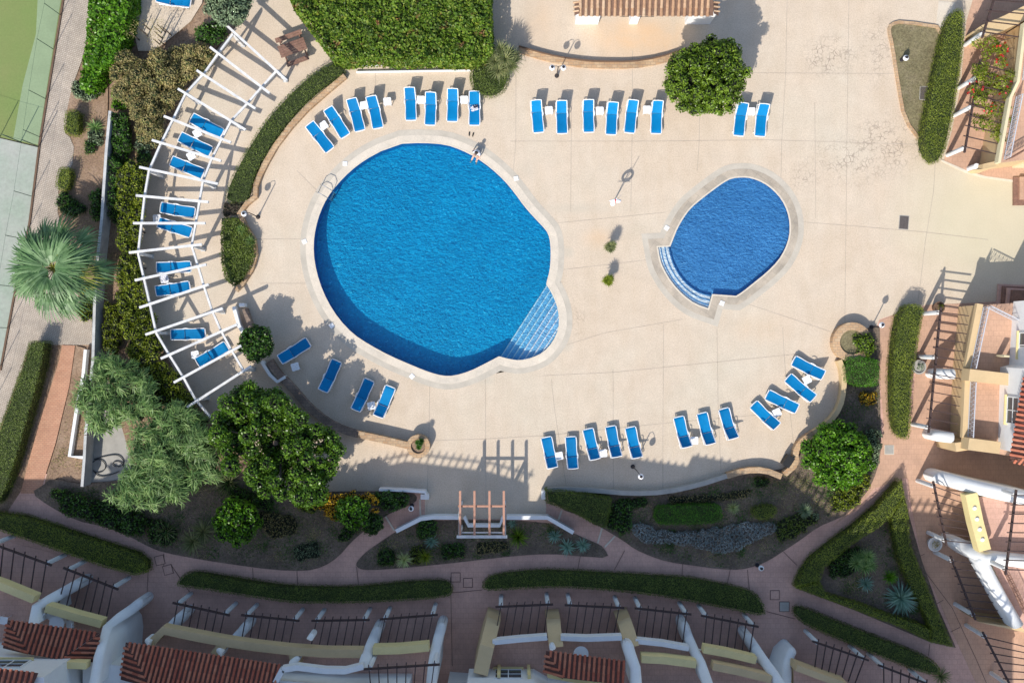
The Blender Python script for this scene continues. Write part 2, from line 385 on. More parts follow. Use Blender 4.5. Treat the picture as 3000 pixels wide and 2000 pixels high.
M['water'] = mat_water(); M['water_kid'] = mat_water('shallow_pool_water', (.80, .93, .98, 1)); M['water_thin'] = mat_water('thin_pool_water', (.93, .985, .995, 1)); M['water_mid'] = mat_water('knee_deep_water', (.76, .95, .985, 1))
M['roof_or'] = mat_rooftile('weathered_orange_clay_tiles', (.40, .22, .12), (.50, .31, .18), (.56, .40, .26))
M['roof_orch'] = mat_rooftile('dark_clay_channel', (.12, .07, .05), (.16, .09, .06), (.2, .12, .08))
M['roof_red'] = mat_rooftile('red_clay_tiles', (.36, .09, .05), (.44, .13, .07), (.5, .19, .11))
M['roof_redch'] = mat_rooftile('dark_red_channel', (.07, .03, .025), (.1, .04, .03), (.12, .05, .035))
# foliage
M['hedge_top'] = leafmat('hedge_leaves', [(0.13, 0.17, 0.015), (0.19, 0.24, 0.025), (0.26, 0.31, 0.04)], .25, big=((.24, .20, .07), .9, .66))
M['hedge_dark'] = leafmat('dark_hedge_leaves', [(0.07, 0.11, 0.015), (0.12, 0.17, 0.025), (0.17, 0.22, 0.04)], .2, big=((.17, .13, .06), .8, .68))
M['lf_green'] = leafmat('glossy_green_leaves', [(0.07, 0.13, 0.01), (0.15, 0.25, 0.02), (0.26, 0.38, 0.045)], .3, .35)
M['lf_bright'] = leafmat('bright_green_leaves', [(0.06, 0.17, 0.008), (0.12, 0.3, 0.015), (0.22, 0.42, 0.04)], .35, .35)
M['lf_deep'] = leafmat('deep_green_leaves', [(0.03, 0.085, 0.012), (0.06, 0.15, 0.02), (0.1, 0.21, 0.035)], .25, .35)
M['lf_olive'] = leafmat('grey_green_leaves', [(0.135, 0.195, 0.12), (0.21, 0.285, 0.165), (0.3, 0.39, 0.24)], .2)
M['lf_brown'] = leafmat('khaki_twiggy_leaves', [(0.25, 0.19, 0.08), (0.4, 0.32, 0.14), (0.5, 0.42, 0.21), (0.26, 0.29, 0.07)], .2, .7)
M['lf_yel'] = leafmat('yellow_green_leaves', [(0.1, 0.15, 0.008), (0.2, 0.26, 0.015), (0.32, 0.36, 0.04)], .3)
M['lf_mass'] = leafmat('mixed_hedge_leaves', [(0.05, 0.1, 0.01), (0.11, 0.21, 0.018), (0.18, 0.3, 0.03), (0.28, 0.33, 0.05)], .3, .5, big=((.36, .15, .08), 1.4, .60))
M['lf_grass'] = leafmat('bright_hedge_leaves', [(0.045, 0.15, 0.006), (0.075, 0.24, 0.012), (0.135, 0.33, 0.0225)], .3)
M['lf_willow'] = leafmat('pale_lance_leaves', [(0.07, 0.16, 0.04), (0.17, 0.29, 0.09), (0.32, 0.44, 0.17)], .3, .45)
M['lf_orange'] = leafmat('orange_yellow_leaves', [(0.45, 0.2, 0.01), (0.68, 0.4, 0.02), (0.78, 0.56, 0.05)], .3)
M['lf_blue'] = leafmat('blue_grey_leaves', [(0.26, 0.32, 0.34), (0.36, 0.43, 0.46), (0.46, 0.52, 0.55)], .1)
M['lf_drygrass'] = leafmat('dry_grass_blades', [(.16,.14,.07),(.24,.21,.12),(.32,.28,.18)], .1)
M['lf_tree'] = leafmat('tree_leaves', [(.045,.11,.01),(.10,.21,.02),(.18,.32,.035)], .3, .35)
M['lf_red'] = leafmat('red_flower_petals', [(.5, .02, .02), (.6, .04, .03)], .2)
M['palm'] = leafmat('palm_blades', [(0.05, 0.12, 0.04), (0.12, 0.22, 0.09), (0.22, 0.34, 0.17)], .2, .45)
M['palm_y'] = leafmat('yellowed_palm_blades', [(.26, .28, .05), (.36, .36, .08), (.3, .33, .07)], .2)
M['agave'] = leafmat('agave_blades', [(0.15, 0.27, 0.21), (0.225, 0.375, 0.3), (0.3, 0.45, 0.375)], .1, .4)
M['agave_y'] = leafmat('pale_yucca_blades', [(.28, .34, .12), (.42, .48, .2), (.5, .55, .28)], .15, .4)
M['yucca'] = leafmat('dusty_yucca_blades', [(0.105, 0.135, 0.045), (0.195, 0.225, 0.09), (0.3, 0.3, 0.15)], .15, .5)
M['twig'] = simple('twiggy_branches', (.16, .12, .085), .3, 6, .9)
M['trunk'] = simple('grey_brown_bark', (.16, .12, .09), .4, 5, .9, fine=18, bmp=.6)
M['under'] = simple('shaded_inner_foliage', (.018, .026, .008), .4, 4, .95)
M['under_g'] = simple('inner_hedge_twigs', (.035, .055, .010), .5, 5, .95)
M['skin'] = simple('skin', (.62, .38, .28), .08, 4, .5, bmp=0)
M['shirt'] = simple('white_top', (.75, .75, .8), .05, 4, .8)
M['navy'] = simple('dark_navy_cloth', (.02, .02, .05), .1, 4, .8)
M['hair'] = simple('dark_hair', (.03, .02, .015), .2, 8, .6)
M['red'] = simple('red_plastic', (.6, .05, .03), .05, 4, .5)
M['globe'] = simple('white_lamp_globe', (.85, .85, .86), .02, 2, .2, bmp=0)
M['pot'] = simple('white_pot', (.72, .70, .66), .1, 3, .8)

def structure(name, mb, mats, **k): return mb.build(name, mats, kind='structure', **k)

# ---------------------------------------------------------------- foliage helpers
def leaves(P, Nm, size, aspect=.5, tilt=.6, dirs=None, curve=.0):
    n = len(P); Nm = Nm + rng.normal(0, tilt, (n, 3)); Nm /= np.linalg.norm(Nm, axis=1, keepdims=True) + 1e-9
    t = rng.normal(0, 1, (n, 3)) if dirs is None else dirs
    u = t - (t * Nm).sum(1, keepdims=True) * Nm; u /= np.linalg.norm(u, axis=1, keepdims=True) + 1e-9
    v = np.cross(Nm, u); L = (size * rng.uniform(.7, 1.3, n))[:, None] / 2; W = L * aspect
    V = np.stack([P - u * L, P + v * W + u * L * .1, P + u * L - Nm * L * curve, P - v * W + u * L * .1], 1)
    return V.reshape(-1, 3)
def foliage_obj(name, V, mats, parent=None, base=None, **k):
    """V: quads (4n,3) leaf vertices; base: MB with an inner body (material 1)"""
    nb = len(base.v) if base else 0
    verts = list(map(tuple, V)); nl = len(V) // 4
    me = bpy.data.meshes.new(name)
    nv = len(V) + nb; bf = base.f if base else []
    loops = nl * 4 + sum(len(f) for f in bf)
    me.vertices.add(nv); me.loops.add(loops); me.polygons.add(nl + len(bf))
    cov = np.asarray(V, dtype=np.float32).reshape(-1)
    if nb: cov = np.concatenate([cov, np.asarray(base.v, dtype=np.float32).reshape(-1)])
    me.vertices.foreach_set('co', cov)
    li = np.arange(nl * 4, dtype=np.int32); st = np.arange(nl, dtype=np.int32) * 4; mi = np.zeros(nl, dtype=np.int32)
    if nb:
        ex = []; s2 = []; c = nl * 4
        for f in bf: s2.append(c); ex += [i + len(V) for i in f]; c += len(f)
        li = np.concatenate([li, np.asarray(ex, dtype=np.int32)]); st = np.concatenate([st, np.asarray(s2, dtype=np.int32)])
        mi = np.concatenate([mi, np.ones(len(bf), dtype=np.int32)])
    me.loops.foreach_set('vertex_index', li); me.polygons.foreach_set('loop_start', st); me.polygons.foreach_set('material_index', mi)
    for m in mats: me.materials.append(m)
    me.update(calc_edges=True); me.validate()
    o = bpy.data.objects.new(name, me); C.objects.link(o)
    if parent is not None: o.parent = parent
    return tag(o, **k)
def sphere_dirs(n, up=.0):
    d = rng.normal(0, 1, (n, 3)); d /= np.linalg.norm(d, axis=1, keepdims=True)
    d[:, 2] = np.where(d[:, 2] < -up, -d[:, 2] * .6, d[:, 2]); return d / np.linalg.norm(d, axis=1, keepdims=True)
def lump_leaves(cs, rs, dens, size, aspect, tilt=.6, inner=.7, curve=0):
    A = []; 
    for c, r in zip(cs, rs):
        n = max(6, int(dens * 2.6 * math.pi * r * r)); d = sphere_dirs(n, .15)
        rad = r * (inner + (1.05 - inner) * rng.random(n) ** .6)
        A.append((np.asarray(c) + d * rad[:, None], d))
    P = np.concatenate([a for a, _ in A]); D = np.concatenate([b for _, b in A])
    return leaves(P, D, size, aspect, tilt, curve=curve)
def rand_in_poly(poly, n, inset=0, mind=0, tries=40):
    xs = [p[0] for p in poly]; ys = [p[1] for p in poly]; out = []
    for _ in range(tries):
        m = n * 3; x = rng.uniform(min(xs), max(xs), m); y = rng.uniform(min(ys), max(ys), m)
        ok = pip(x, y, poly)
        if inset: ok &= edge_dist(x, y, poly) > inset
        for a, b in zip(x[ok], y[ok]):
            if mind and any((a - q[0]) ** 2 + (b - q[1]) ** 2 < mind * mind for q in out): continue
            out.append((a, b))
            if len(out) >= n: return np.array(out)
    return np.array(out) if out else np.zeros((0, 2))
def poly_area(p): return abs(sum(p[i][0] * p[(i + 1) % len(p)][1] - p[(i + 1) % len(p)][0] * p[i][1] for i in range(len(p)))) / 2
def hedge(px, ztop, mat, label, cat='hedge', group=None, z0=0.0, size=.06, dens=520, lump=.05, name='clipped_hedge', under='under_g', rough=.4, world=False):
    """clipped hedge: a solid twiggy body under a skin of small leaves; px = outline of its top as the photo shows it"""
    poly = px if world else g2(px, ztop)
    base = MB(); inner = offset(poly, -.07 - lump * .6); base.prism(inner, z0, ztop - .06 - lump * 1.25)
    A = poly_area(poly); n = int(A * dens); xs = [p[0] for p in poly]; ys = [p[1] for p in poly]
    bb = (max(xs) - min(xs)) * (max(ys) - min(ys)); m = int(n * bb / A * 1.02)
    x = rng.uniform(min(xs), max(xs), m); y = rng.uniform(min(ys), max(ys), m); ok = pip(x, y, poly); x, y = x[ok], y[ok]
    ed = edge_dist(x, y, poly); rnd = np.clip(1 - ed / .12, 0, 1) ** 2 * .07
    hz = np.array([noise.noise((a * 1.3, b * 1.3, 3.3)) + .6 * noise.noise((a * 5, b * 5, 1.3)) for a, b in zip(x, y)]) * lump
    z = ztop + hz - rnd + rng.normal(0, .018, len(x))
    P = np.stack([x, y, z], 1); D = np.tile([0, 0, 1.0], (len(P), 1))
    rs = resample(poly, .05); H = ztop - z0; k = int(len(rs) * .05 * H * dens * .8)
    if k:
        idx = rng.integers(0, len(rs), k); a = np.array(rs); nx = np.roll(a, -1, 0) - np.roll(a, 1, 0)
        ar = sum(poly[i][0] * poly[(i + 1) % len(poly)][1] - poly[(i + 1) % len(poly)][0] * poly[i][1] for i in range(len(poly)))
        sg = 1 if ar > 0 else -1
        nm = np.stack([nx[:, 1], -nx[:, 0], np.zeros(len(a))], 1) * sg; nm /= np.linalg.norm(nm, axis=1, keepdims=True) + 1e-9
        zz = z0 + rng.random(k) * H; Q = np.stack([a[idx, 0], a[idx, 1], zz], 1) + nm[idx] * rng.normal(0, .025, k)[:, None]
        Q[:, :2] += rng.normal(0, .03, (k, 2)); P = np.concatenate([P, Q]); D = np.concatenate([D, nm[idx]])
    V = leaves(P, D, size, .6, rough)
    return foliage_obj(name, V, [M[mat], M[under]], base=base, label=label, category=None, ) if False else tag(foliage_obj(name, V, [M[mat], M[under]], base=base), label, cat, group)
def lumpy_body(cs, rs, k=.72):
    b = MB()
    for c, r in zip(cs, rs):
        V = []; F = []; seg, rg = 7, 5
        for i in range(rg):
            th = math.pi * (i + .5) / rg
            V += [(c[0] + k * r * math.sin(th) * math.cos(2 * math.pi * j / seg), c[1] + k * r * math.sin(th) * math.sin(2 * math.pi * j / seg), c[2] + k * r * math.cos(th)) for j in range(seg)]
        for i in range(rg - 1):
            for j in range(seg): F.append((i * seg + j, (i + 1) * seg + j, (i + 1) * seg + (j + 1) % seg, i * seg + (j + 1) % seg))
        F += [tuple(range(seg))[::-1], tuple(range((rg - 1) * seg, rg * seg))]
        b.add(V, F)
    return b
def thicket(px, ztop, mat, label, cat='bush', r=.5, n=None, size=.13, aspect=.55, dens=70, zvar=.5, z0=0, name='shrub', group=None, tilt=.7, under='under', trunk=True, inner=.7, mats2=None, curve=0, sparse=False):
    """loose shrub or crown filling an outline, lumps of leaves on stems"""
    poly = g2(px, max(0, ztop - r)); A = poly_area(poly); n = n or max(5, int(A / (r * r) * 1.15))
    pts = rand_in_poly(poly, n, r * .55, r * .62)
    if len(pts) < 3: pts = rand_in_poly(poly, n, r * .2, r * .5)
    rs = rng.uniform(.75, 1.2, len(pts)) * r
    cs = [(x, y, max(z0 + .5 * q, ztop - q - rng.random() * zvar)) for (x, y), q in zip(pts, rs)]
    V = lump_leaves(cs, rs, dens, size, aspect, tilt, inner, curve)
    root = empty(name, (0, 0, 0)); tag(root, label, cat, group)
    body = None if sparse else lumpy_body(cs, rs, .74)
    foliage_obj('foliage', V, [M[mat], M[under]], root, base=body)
    if mats2: 
        V2 = lump_leaves(cs[::mats2[1]], [q * 1.04 for q in rs[::mats2[1]]], mats2[2], mats2[3], .8, .8, .97); foliage_obj('blossom', V2, [M[mats2[0]]], root)
    if trunk:
        b = MB()
        for c in cs[:: max(1, len(cs) // 12)]:
            b.tube([(c[0] * .98 + pts[:, 0].mean() * .02, c[1], z0), (c[0], c[1], c[2])], [.045, .025], 5)
        b.build('stems', M['trunk'], root)
    return root
def tree(cx, cy, rad, zc, flat, mat, label, r=.42, size=.15, aspect=.6, dens=75, name='garden_tree', cat='tree', group=None, under='under', nl=None, trunk_r=.12, z0=0, seedj=0, tilt=.6, lumpy=.24):
    """round-headed tree: cx,cy = crown centre in the photo, zc = its height; trunk and limbs carry lumps of leaves"""
    c = G(cx, cy, zc); k = (CAMH - zc) / CAMH / 50; Rr = rad * k - r * .45
    nl = nl or int(9 * (Rr / r) ** 2 * .42 + 8); cs = []; rs = []
    root = empty(name, (c.x, c.y, 0)); tag(root, label, cat, group)
    for i in range(nl):
        zz = 1 - 1.75 * (i + .5) / nl; rr = math.sqrt(max(0, 1 - zz * zz)); a = i * 2.39996 + seedj
        s = 1 + random.uniform(-lumpy, lumpy * .45)
        cs.append((Rr * rr * math.cos(a) * s, Rr * rr * math.sin(a) * s, zc + zz * Rr * flat * s)); rs.append(r * random.uniform(.78, 1.2))
    V = lump_leaves(cs, rs, dens, size, aspect, tilt)
    body = lumpy_body(cs, rs, .7)
    core = lumpy_body([(0, 0, zc)], [Rr * .74], 1); 
    core.v = [(x, y, zc + (z - zc) * flat) for x, y, z in core.v]
    body.add(core.v, core.f)
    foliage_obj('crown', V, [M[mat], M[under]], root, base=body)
    b = MB(); b.tube([(0, 0, z0 - .05), (.04, .03, (zc - Rr * flat) * .5), (0, 0, zc)], [trunk_r * 1.3, trunk_r, trunk_r * .6], 9)
    for q in cs[::max(1, nl // 9)]:
        b.tube([(0, 0, max(z0 + .3, zc - Rr * flat * .8)), (q[0] * .5, q[1] * .5, (q[2] + zc) / 2), q], [trunk_r * .5, trunk_r * .35, .02], 5)
    b.build('trunk', M['trunk'], root)
    return root
def blade(b, o, az, el, L, W, bend=.5, seg=3, mi=0):
    """a tapering pointed blade rising from o and arching over"""
    V = []; d = Vector((math.cos(az), math.sin(az), 0)); sN = Vector((-math.sin(az), math.cos(az), 0)); p = Vector(o); e = el
    for i in range(seg + 1):
        t = i / seg; wd = W * (1 - t) ** .7 * (.7 + .6 * min(1, t * 3)) / 2
        V += [p + sN * wd, p - sN * wd]
        p = p + (d * math.cos(e) + Vector((0, 0, math.sin(e)))) * L / seg; e -= bend / seg
    b.add(V, [(2 * i, 2 * i + 1, 2 * i + 3, 2 * i + 2) for i in range(seg)], mi)
def rosette(px, py, z, rad, mat, label, n=40, W=.06, name='agave', cat='agave', group=None, el=(.1, 1.3), bend=.5, z0=0.0, stem=0):
    root = G(px, py, z); b = MB()
    for i in range(n):
        t = (i + .5) / n; e = el[0] + (el[1] - el[0]) * t
        blade(b, (0, 0, stem + .05), i * 2.4 + random.uniform(-.2, .2), e, rad * random.uniform(.85, 1.12), W, bend)
    if not stem:
        o = b.build(name, M[mat]); o.location = (root.x, root.y, z0); return tag(o, label, cat, group)
    r = empty(name, (root.x, root.y, z0)); tag(r, label, cat, group); b.build('leaves', M[mat], r)
    t = MB(); t.tube([(0, 0, 0), (0.03, 0, stem / 2), (0, 0, stem + .1)], [.07, .06, .05], 8); t.build('trunk', M['trunk'], r); return r

# ---------------------------------------------------------------- ground, deck, paving, pools
POOL = smooth_loop([(1177,419),(1235,416),(1306,421),(1354,438),(1397,460),(1440,491),(1479,527),(1512,567),(1536,601),(1565,634),(1593,663),(1608,682),(1615,711),(1616,754),(1613,792),(1604,826)], 1, False) + \
       smooth_loop([(1603,833),(1617,854),(1634,893),(1640,926),(1639,964),(1622,1002),(1593,1034),(1560,1050),(1522,1058),(1493,1054),(1466,1047)], 1, False) + \
       smooth_loop([(1462,1046),(1426,1065),(1378,1089),(1330,1103),(1297,1103),(1259,1093),(1211,1074),(1139,1043),(1082,1012),(1034,981),(991,936),(957,883),(933,826),(919,768),(916,716),(922,668),(936,620),(957,577),(986,539),(1024,500),(1067,467),(1115,441)], 1, False)
KID_N = smooth_loop([(1962,720),(1973,692),(1983,667),(2001,636),(2022,608),(2053,582),(2088,555),(2120,532),(2144,520),(2176,517),(2204,520),(2239,534),(2267,555),(2292,583),(2309,618),(2316,653),(2315,692),(2302,731),(2281,766),(2246,801),(2211,829),(2176,857),(2157,869)], 1, False)
KO = [(1925,722),(1931,759),(1941,787),(1966,829),(2001,867),(2036,892),(2076,906)]
KI = [(1962,722),(1968,752),(1978,780),(1997,812),(2024,840),(2054,858),(2084,864)]
KID = KID_N + [(2088,864)] + smooth_loop(KO[::-1], 1, False)
P1 = g2(POOL); P2 = g2(KID)
gr = MB(); big = [(-400, -400), (400, -400), (400, 400), (-400, 400)]
structure('ground', gr.poly(big, -.09, [offset(P1, .3), offset(P2, .3)]), M['soil_red'])
terra = [(-400,1500),(20,1500),(60,1440),(125,1380),(300,1500),(1240,1380),(1640,1380),(2300,1500),(2500,1200),(2576,930),(2640,914),(2715,893),(3000,878),(3600,878),(3600,3200),(-400,3200)]
structure('garden_path', MB().prism(g2(terra), -.1, -.02), M['terra'])
deckp = [(700,-400),(700,0),(690,80),(640,140),(575,225),(525,300),(480,400),(445,480),(425,570),(405,650),(395,740),(410,820),(425,900),(465,1000),(520,1100),(590,1200),(640,1260),(720,1330),(840,1440),(1245,1436),(1245,1520),(1600,1520),(1600,1440),(1850,1452),(2050,1452),(2300,1400),(2500,1150),(2576,936),(2636,915),(2715,893),(2870,886),(3000,878),(3600,878),(3600,-400)]
structure('pool_deck', MB().prism(g2(deckp), -.1, 0.0, holes=[offset(P1, .02), offset(P2, .02)]), M['deck'])
terr3 = [(2765,472),(2835,506),(2885,520),(3000,536),(3400,560),(3400,-300),(2920,-300),(2850,0),(2832,60),(2815,250),(2790,380)]
structure('upper_terrace', MB().prism(g2(terr3), -.05, .03), M['paver'])
structure('terrace_edge_kerb', MB().prism(g2([(2758,468),(2836,502),(2886,516),(3000,532),(3000,538),(2884,522),(2832,508),(2756,472)]), -.05, .045), M['nosing'])
# pavers of the house terraces along the bottom and the right
terr = [(-300,1610),(0,1580),(130,1612),(430,1700),(560,1735),(880,1772),(1200,1768),(1290,1745),(1410,1742),(1900,1750),(2250,1810),(2340,1820),(2500,1900),(2690,1995),(2600,2300),(-300,2300)]
structure('terrace_paving', MB().prism(g2(terr), -.05, -.005), M['terra'])
terr2 = [(2700,893),(2880,888),(3300,880),(3300,2300),(2860,2000),(2790,1850),(2700,1640),(2665,1450),(2650,1300),(2672,1200),(2690,1000)]
structure('east_terrace_paving', MB().prism(g2(terr2), -.05, -.005), M['paver'])
mid = [(2576,940),(2634,917),(2618,1015),(2612,1130),(2610,1225),(2630,1275),(2665,1290),(2790,1300),(3000,1330),(3000,1450),(2760,1410),(2650,1400),(2560,1430),(2510,1490),(2440,1540),(2483,1500),(2540,1440),(2576,1350),(2590,1250),(2578,1100)]
structure('east_path', MB().prism(g2(mid), -.05, .002), M['paver'])
structure('brick_path', MB().prism(g2([(182,1010),(220,1012),(203,1130),(162,1300),(130,1400),(118,1445),(60,1445),(76,1380),(112,1250),(150,1130),(172,1060)]), -.05, .0), M['brickpath'])
structure('cobbled_path', MB().prism(g2([(188,-60),(264,-60),(258,100),(238,180),(212,250),(196,325),(190,390),(204,402),(216,430),(212,480),(170,560),(168,620),(180,670),(230,760),(268,900),(270,1010),(85,1010),(60,1090),(0,1250),(-40,1300),(-60,1250),(0,1090),(40,880),(88,640),(118,400)]), -.1, -.03), M['cobble'])
structure('sports_court', MB().prism(g2([(-300,-200),(200,-200),(183,0),(150,200),(114,428),(0,402),(-300,330)]), -.1, -.02), M['court'])
structure('court_margin', MB().prism(g2([(118,-200),(192,-200),(178,0),(146,200),(111,424),(38,408),(66,250),(105,100),(110,0)]), -.05, -.012), M['courtpale'])
structure('court_slab', MB().prism(g2([(-300,334),(0,405),(112,432),(84,650),(36,880),(-2,1080),(-300,1900)]), -.1, -.022), M['courtgrey'])
structure('court_kerb', MB().prism(g2([(186,-100),(193,-100),(188,0),(155,200),(119,420),(90,650),(42,880),(4,1085),(-1,1080),(36,880),(84,650),(113,420),(149,200),(182,0)]), -.05, .04), M['rust'])
structure('yard_slab', MB().prism(g2([(275,1030),(400,1010),(520,1250),(420,1420),(262,1420)]), -.1, -.03), M['concrete'])
# garden beds
def bed(name, px, mat='soil_dark', z=.03, kerb=None):
    structure(name, MB().prism(g2(px), -.1, z), M[mat])
bed('garden_bed', smooth_loop([(90,1442),(145,1482),(225,1525),(300,1540),(380,1570),(435,1600),(480,1618),(600,1640),(700,1655),(800,1668),(895,1672),(948,1659),(992,1630),(1027,1589),(1056,1563),(1130,1508),(1200,1480),(1226,1462),(1210,1441),(1000,1438),(840,1440),(700,1400),(500,1380),(255,1420),(150,1400),(128,1420)], 1))
bed('garden_bed', smooth_loop([(1160,1556),(1120,1583),(1078,1611),(1052,1636),(1042,1653),(1052,1665),(1078,1669),(1155,1665),(1250,1656),(1346,1646),(1414,1638),(1510,1627),(1605,1621),(1700,1628),(1786,1634),(1768,1602),(1745,1589),(1680,1562),(1600,1524),(1235,1522)], 1))
bed('garden_bed', smooth_loop([(1612,1448),(1640,1490),(1700,1510),(1765,1546),(1828,1584),(1860,1608),(1905,1628),(1957,1645),(2034,1656),(2110,1666),(2168,1668),(2214,1657),(2252,1641),(2294,1614),(2340,1584),(2397,1542),(2436,1526),(2483,1505),(2518,1466),(2539,1441),(2559,1405),(2574,1359),(2582,1303),(2578,1200),(2575,1100),(2578,1000),(2576,950),(2540,960),(2470,1010),(2465,1100),(2472,1160),(2440,1230),(2380,1275),(2340,1310),(2310,1370),(2240,1380),(2130,1398),(2050,1425),(1950,1444),(1850,1444),(1740,1440)], 1))
bed('garden_bed', [(2640,1410),(2660,1500),(2700,1640),(2750,1783),(2800,1896),(2725,1880),(2500,1785),(2332,1722),(2350,1680),(2378,1637),(2436,1591),(2500,1545),(2570,1480)])
bed('planting_strip', [(212,250),(196,325),(192,390),(206,402),(218,430),(214,480),(172,560),(170,620),(190,700),(300,740),(315,330),(318,200),(262,235)], 'soil_red', .0)
bed('planting_strip', [(186,690),(240,915),(272,930),(290,720),(300,640)], 'soil_red', .006)
bed('planting_strip', [(222,1012),(250,1020),(250,1340),(245,1420),(190,1380),(128,1430),(134,1400),(165,1300),(205,1130)], 'soil_red', .0)
bed('planting_strip', [(322,300),(420,200),(640,60),(640,130),(575,225),(525,300),(480,400),(442,480),(420,570),(402,650),(392,740),(408,820),(423,900),(463,1000),(520,1100),(590,1200),(640,1260),(720,1330),(840,1420),(400,1400),(290,1020),(300,700)], 'soil_red', .01)
bed('lawn_plot', smooth_loop([(2612,75),(2640,68),(2775,88),(2735,250),(2710,340),(2700,410),(2652,350),(2634,250),(2616,130),(2606,90)], 1), 'drygrass', .04)
structure('upper_left_terrace', MB().prism(g2([(392,-60),(600,-60),(592,10),(560,62),(500,112),(450,150),(405,150),(390,80)]), -.05, .02), M['deck'])
# kerb round the dry lawn
kb = g2(smooth_loop([(2612,75),(2640,68),(2775,88),(2735,250),(2710,340),(2704,418),(2652,350),(2634,250),(2616,130),(2606,90)], 1))
structure('lawn_kerb', MB().prism(offset(kb, .16), -.05, .10, holes=[offset(kb, -.02)]), M['stone'])

# joints of the deck bays (narrow filler strips, 3 mm proud)
jm = MB()
def joint(mb, pts, w=.03, z=.004):
    for a, b in zip(pts, pts[1:]):
        a = G(*a); b = G(*b); d = (b - a); d.normalize(); s = Vector((-d.y, d.x, 0)) * w / 2
        mb.add([(p.x, p.y, z) for p in (a + s, a - s, b - s, b + s)], [(0, 1, 2, 3)])
for L in ([(1512,150),(1511,420),(1502,525)],[(1495,414),(1900,414),(2250,410),(2735,425)],[(1674,300),(1672,620)],[(1853,150),(1852,390),(1848,620)],[(2050,330),(2048,420),(2043,500)],[(2306,0),(2302,215),(2290,420),(2287,560)],[(2487,0),(2481,420),(2475,950)],[(2195,214),(2625,216)],[(2320,648),(2500,662),(2710,680),(2895,702)],
          [(2740,478),(2735,560),(2712,700),(2690,880)],[(1660,1010),(1770,975),(2000,935)],[(1590,1100),(1800,1090),(2330,1037)],[(1272,1290),(1420,1285),(1600,1275),(1760,1258),(1990,1235),(2240,1213)],[(1259,1130),(1257,1260),(1250,1500)],[(1422,1110),(1424,1500)],[(1615,1110),(1625,1200),(1660,1430)],[(1796,1080),(1797,1440)],[(1944,950),(1942,1300),(1942,1440)],[(2100,930),(2104,1200),(2112,1380)],[(2293,960),(2300,1080),(2325,1300)],[(2130,870),(2436,972)],
          [(700,700),(900,700)],[(762,830),(905,830)],[(1617,655),(1950,622)],[(1650,790),(1905,760)],[(2390,640),(2387,300)],[(1100,190),(1099,300)],[(870,500),(930,560)]):
    joint(jm, L)
structure('deck_joints', jm, M['joint'])
jp = MB()
for L in ([(480,1620),(480,1660)],[(740,1662),(742,1700)],[(870,1672),(872,1716)],[(1045,1660),(1050,1712)],[(1325,1735),(1412,1727)],[(1320,1690),(1325,1950)],[(435,1650),(430,1760)],[(500,1652),(560,1740)],[(2190,1668),(2196,1735)],[(2295,1615),(2335,1655)],[(2140,1664),(2130,1712)],[(2245,1790),(2330,1812)],[(2640,1400),(2665,1560),(2700,1660),(2790,1780),(2860,1930),(2890,2000)],[(2670,1640),(2708,1622)],[(2740,1770),(2764,1756)],[(2785,1850),(2812,1836)],[(2724,1885),(2720,1920)],[(2000,1648),(1998,1692)],[(1830,1612),(1800,1668)],[(1700,1628),(1690,1680)]):
    joint(jp, L, .03, .006)
structure('paving_joints', jp, M['joint2'])
# pools
def basin(name, poly, depth, wm, fm):
    b = MB(); b.poly(poly, -depth, mi=1); b.skirt(poly, -depth, -.002); return structure(name, b, [wm, fm])
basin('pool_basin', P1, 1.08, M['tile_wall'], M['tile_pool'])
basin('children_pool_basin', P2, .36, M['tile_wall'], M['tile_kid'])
sa, sb = G(1603, 833), G(1464, 1047); d = (sb - sa).normalized(); nrm = (-d.y, d.x)
if (G(1640, 1000).xy - sa.xy).dot(Vector(nrm)) < 0: nrm = (d.y, -d.x)
W1 = offset(P1, .01)
structure('pool_water', MB().poly(clip_half(W1, (sa.x, sa.y), (-nrm[0], -nrm[1])), -.09), M['water'])
cut = (sa.x + nrm[0] * .95, sa.y + nrm[1] * .95)
structure('pool_water_over_steps', MB().poly(clip_half(clip_half(W1, (sa.x, sa.y), nrm), cut, (-nrm[0], -nrm[1])), -.09), M['water_mid'])
structure('pool_water_over_steps', MB().poly(clip_half(W1, cut, nrm), -.09), M['water_thin'])
KW = g2(KID_N + smooth_loop(KI[::-1], 1, False)); KS = g2(smooth_loop(KI, 1, False)) + g2(smooth_loop(KO, 1, False))[::-1]
structure('children_pool_water', MB().poly(KW, -.09), M['water_kid'])
structure('children_pool_water_over_steps', MB().poly(KS, -.09), M['water_thin'])
for nm, P, wd in (('pool_coping', P1, .42), ('children_pool_coping', P2, .46)):
    b = MB(); b.prism(offset(P, wd), -.04, .012, holes=[offset(P, -.03)]); structure(nm, b, M['coping'] if P is P1 else M['coping_wet'])
    b = MB(); b.prism(offset(P, wd + .33), -.04, .006, holes=[offset(P, wd - .02)]); structure(nm + '_border', b, M['coping_band'])
    b = MB(); b.prism(offset(P, .035), -.02, .018, holes=[offset(P, -.05)]); structure(nm + '_lip', b, M['nosing'])
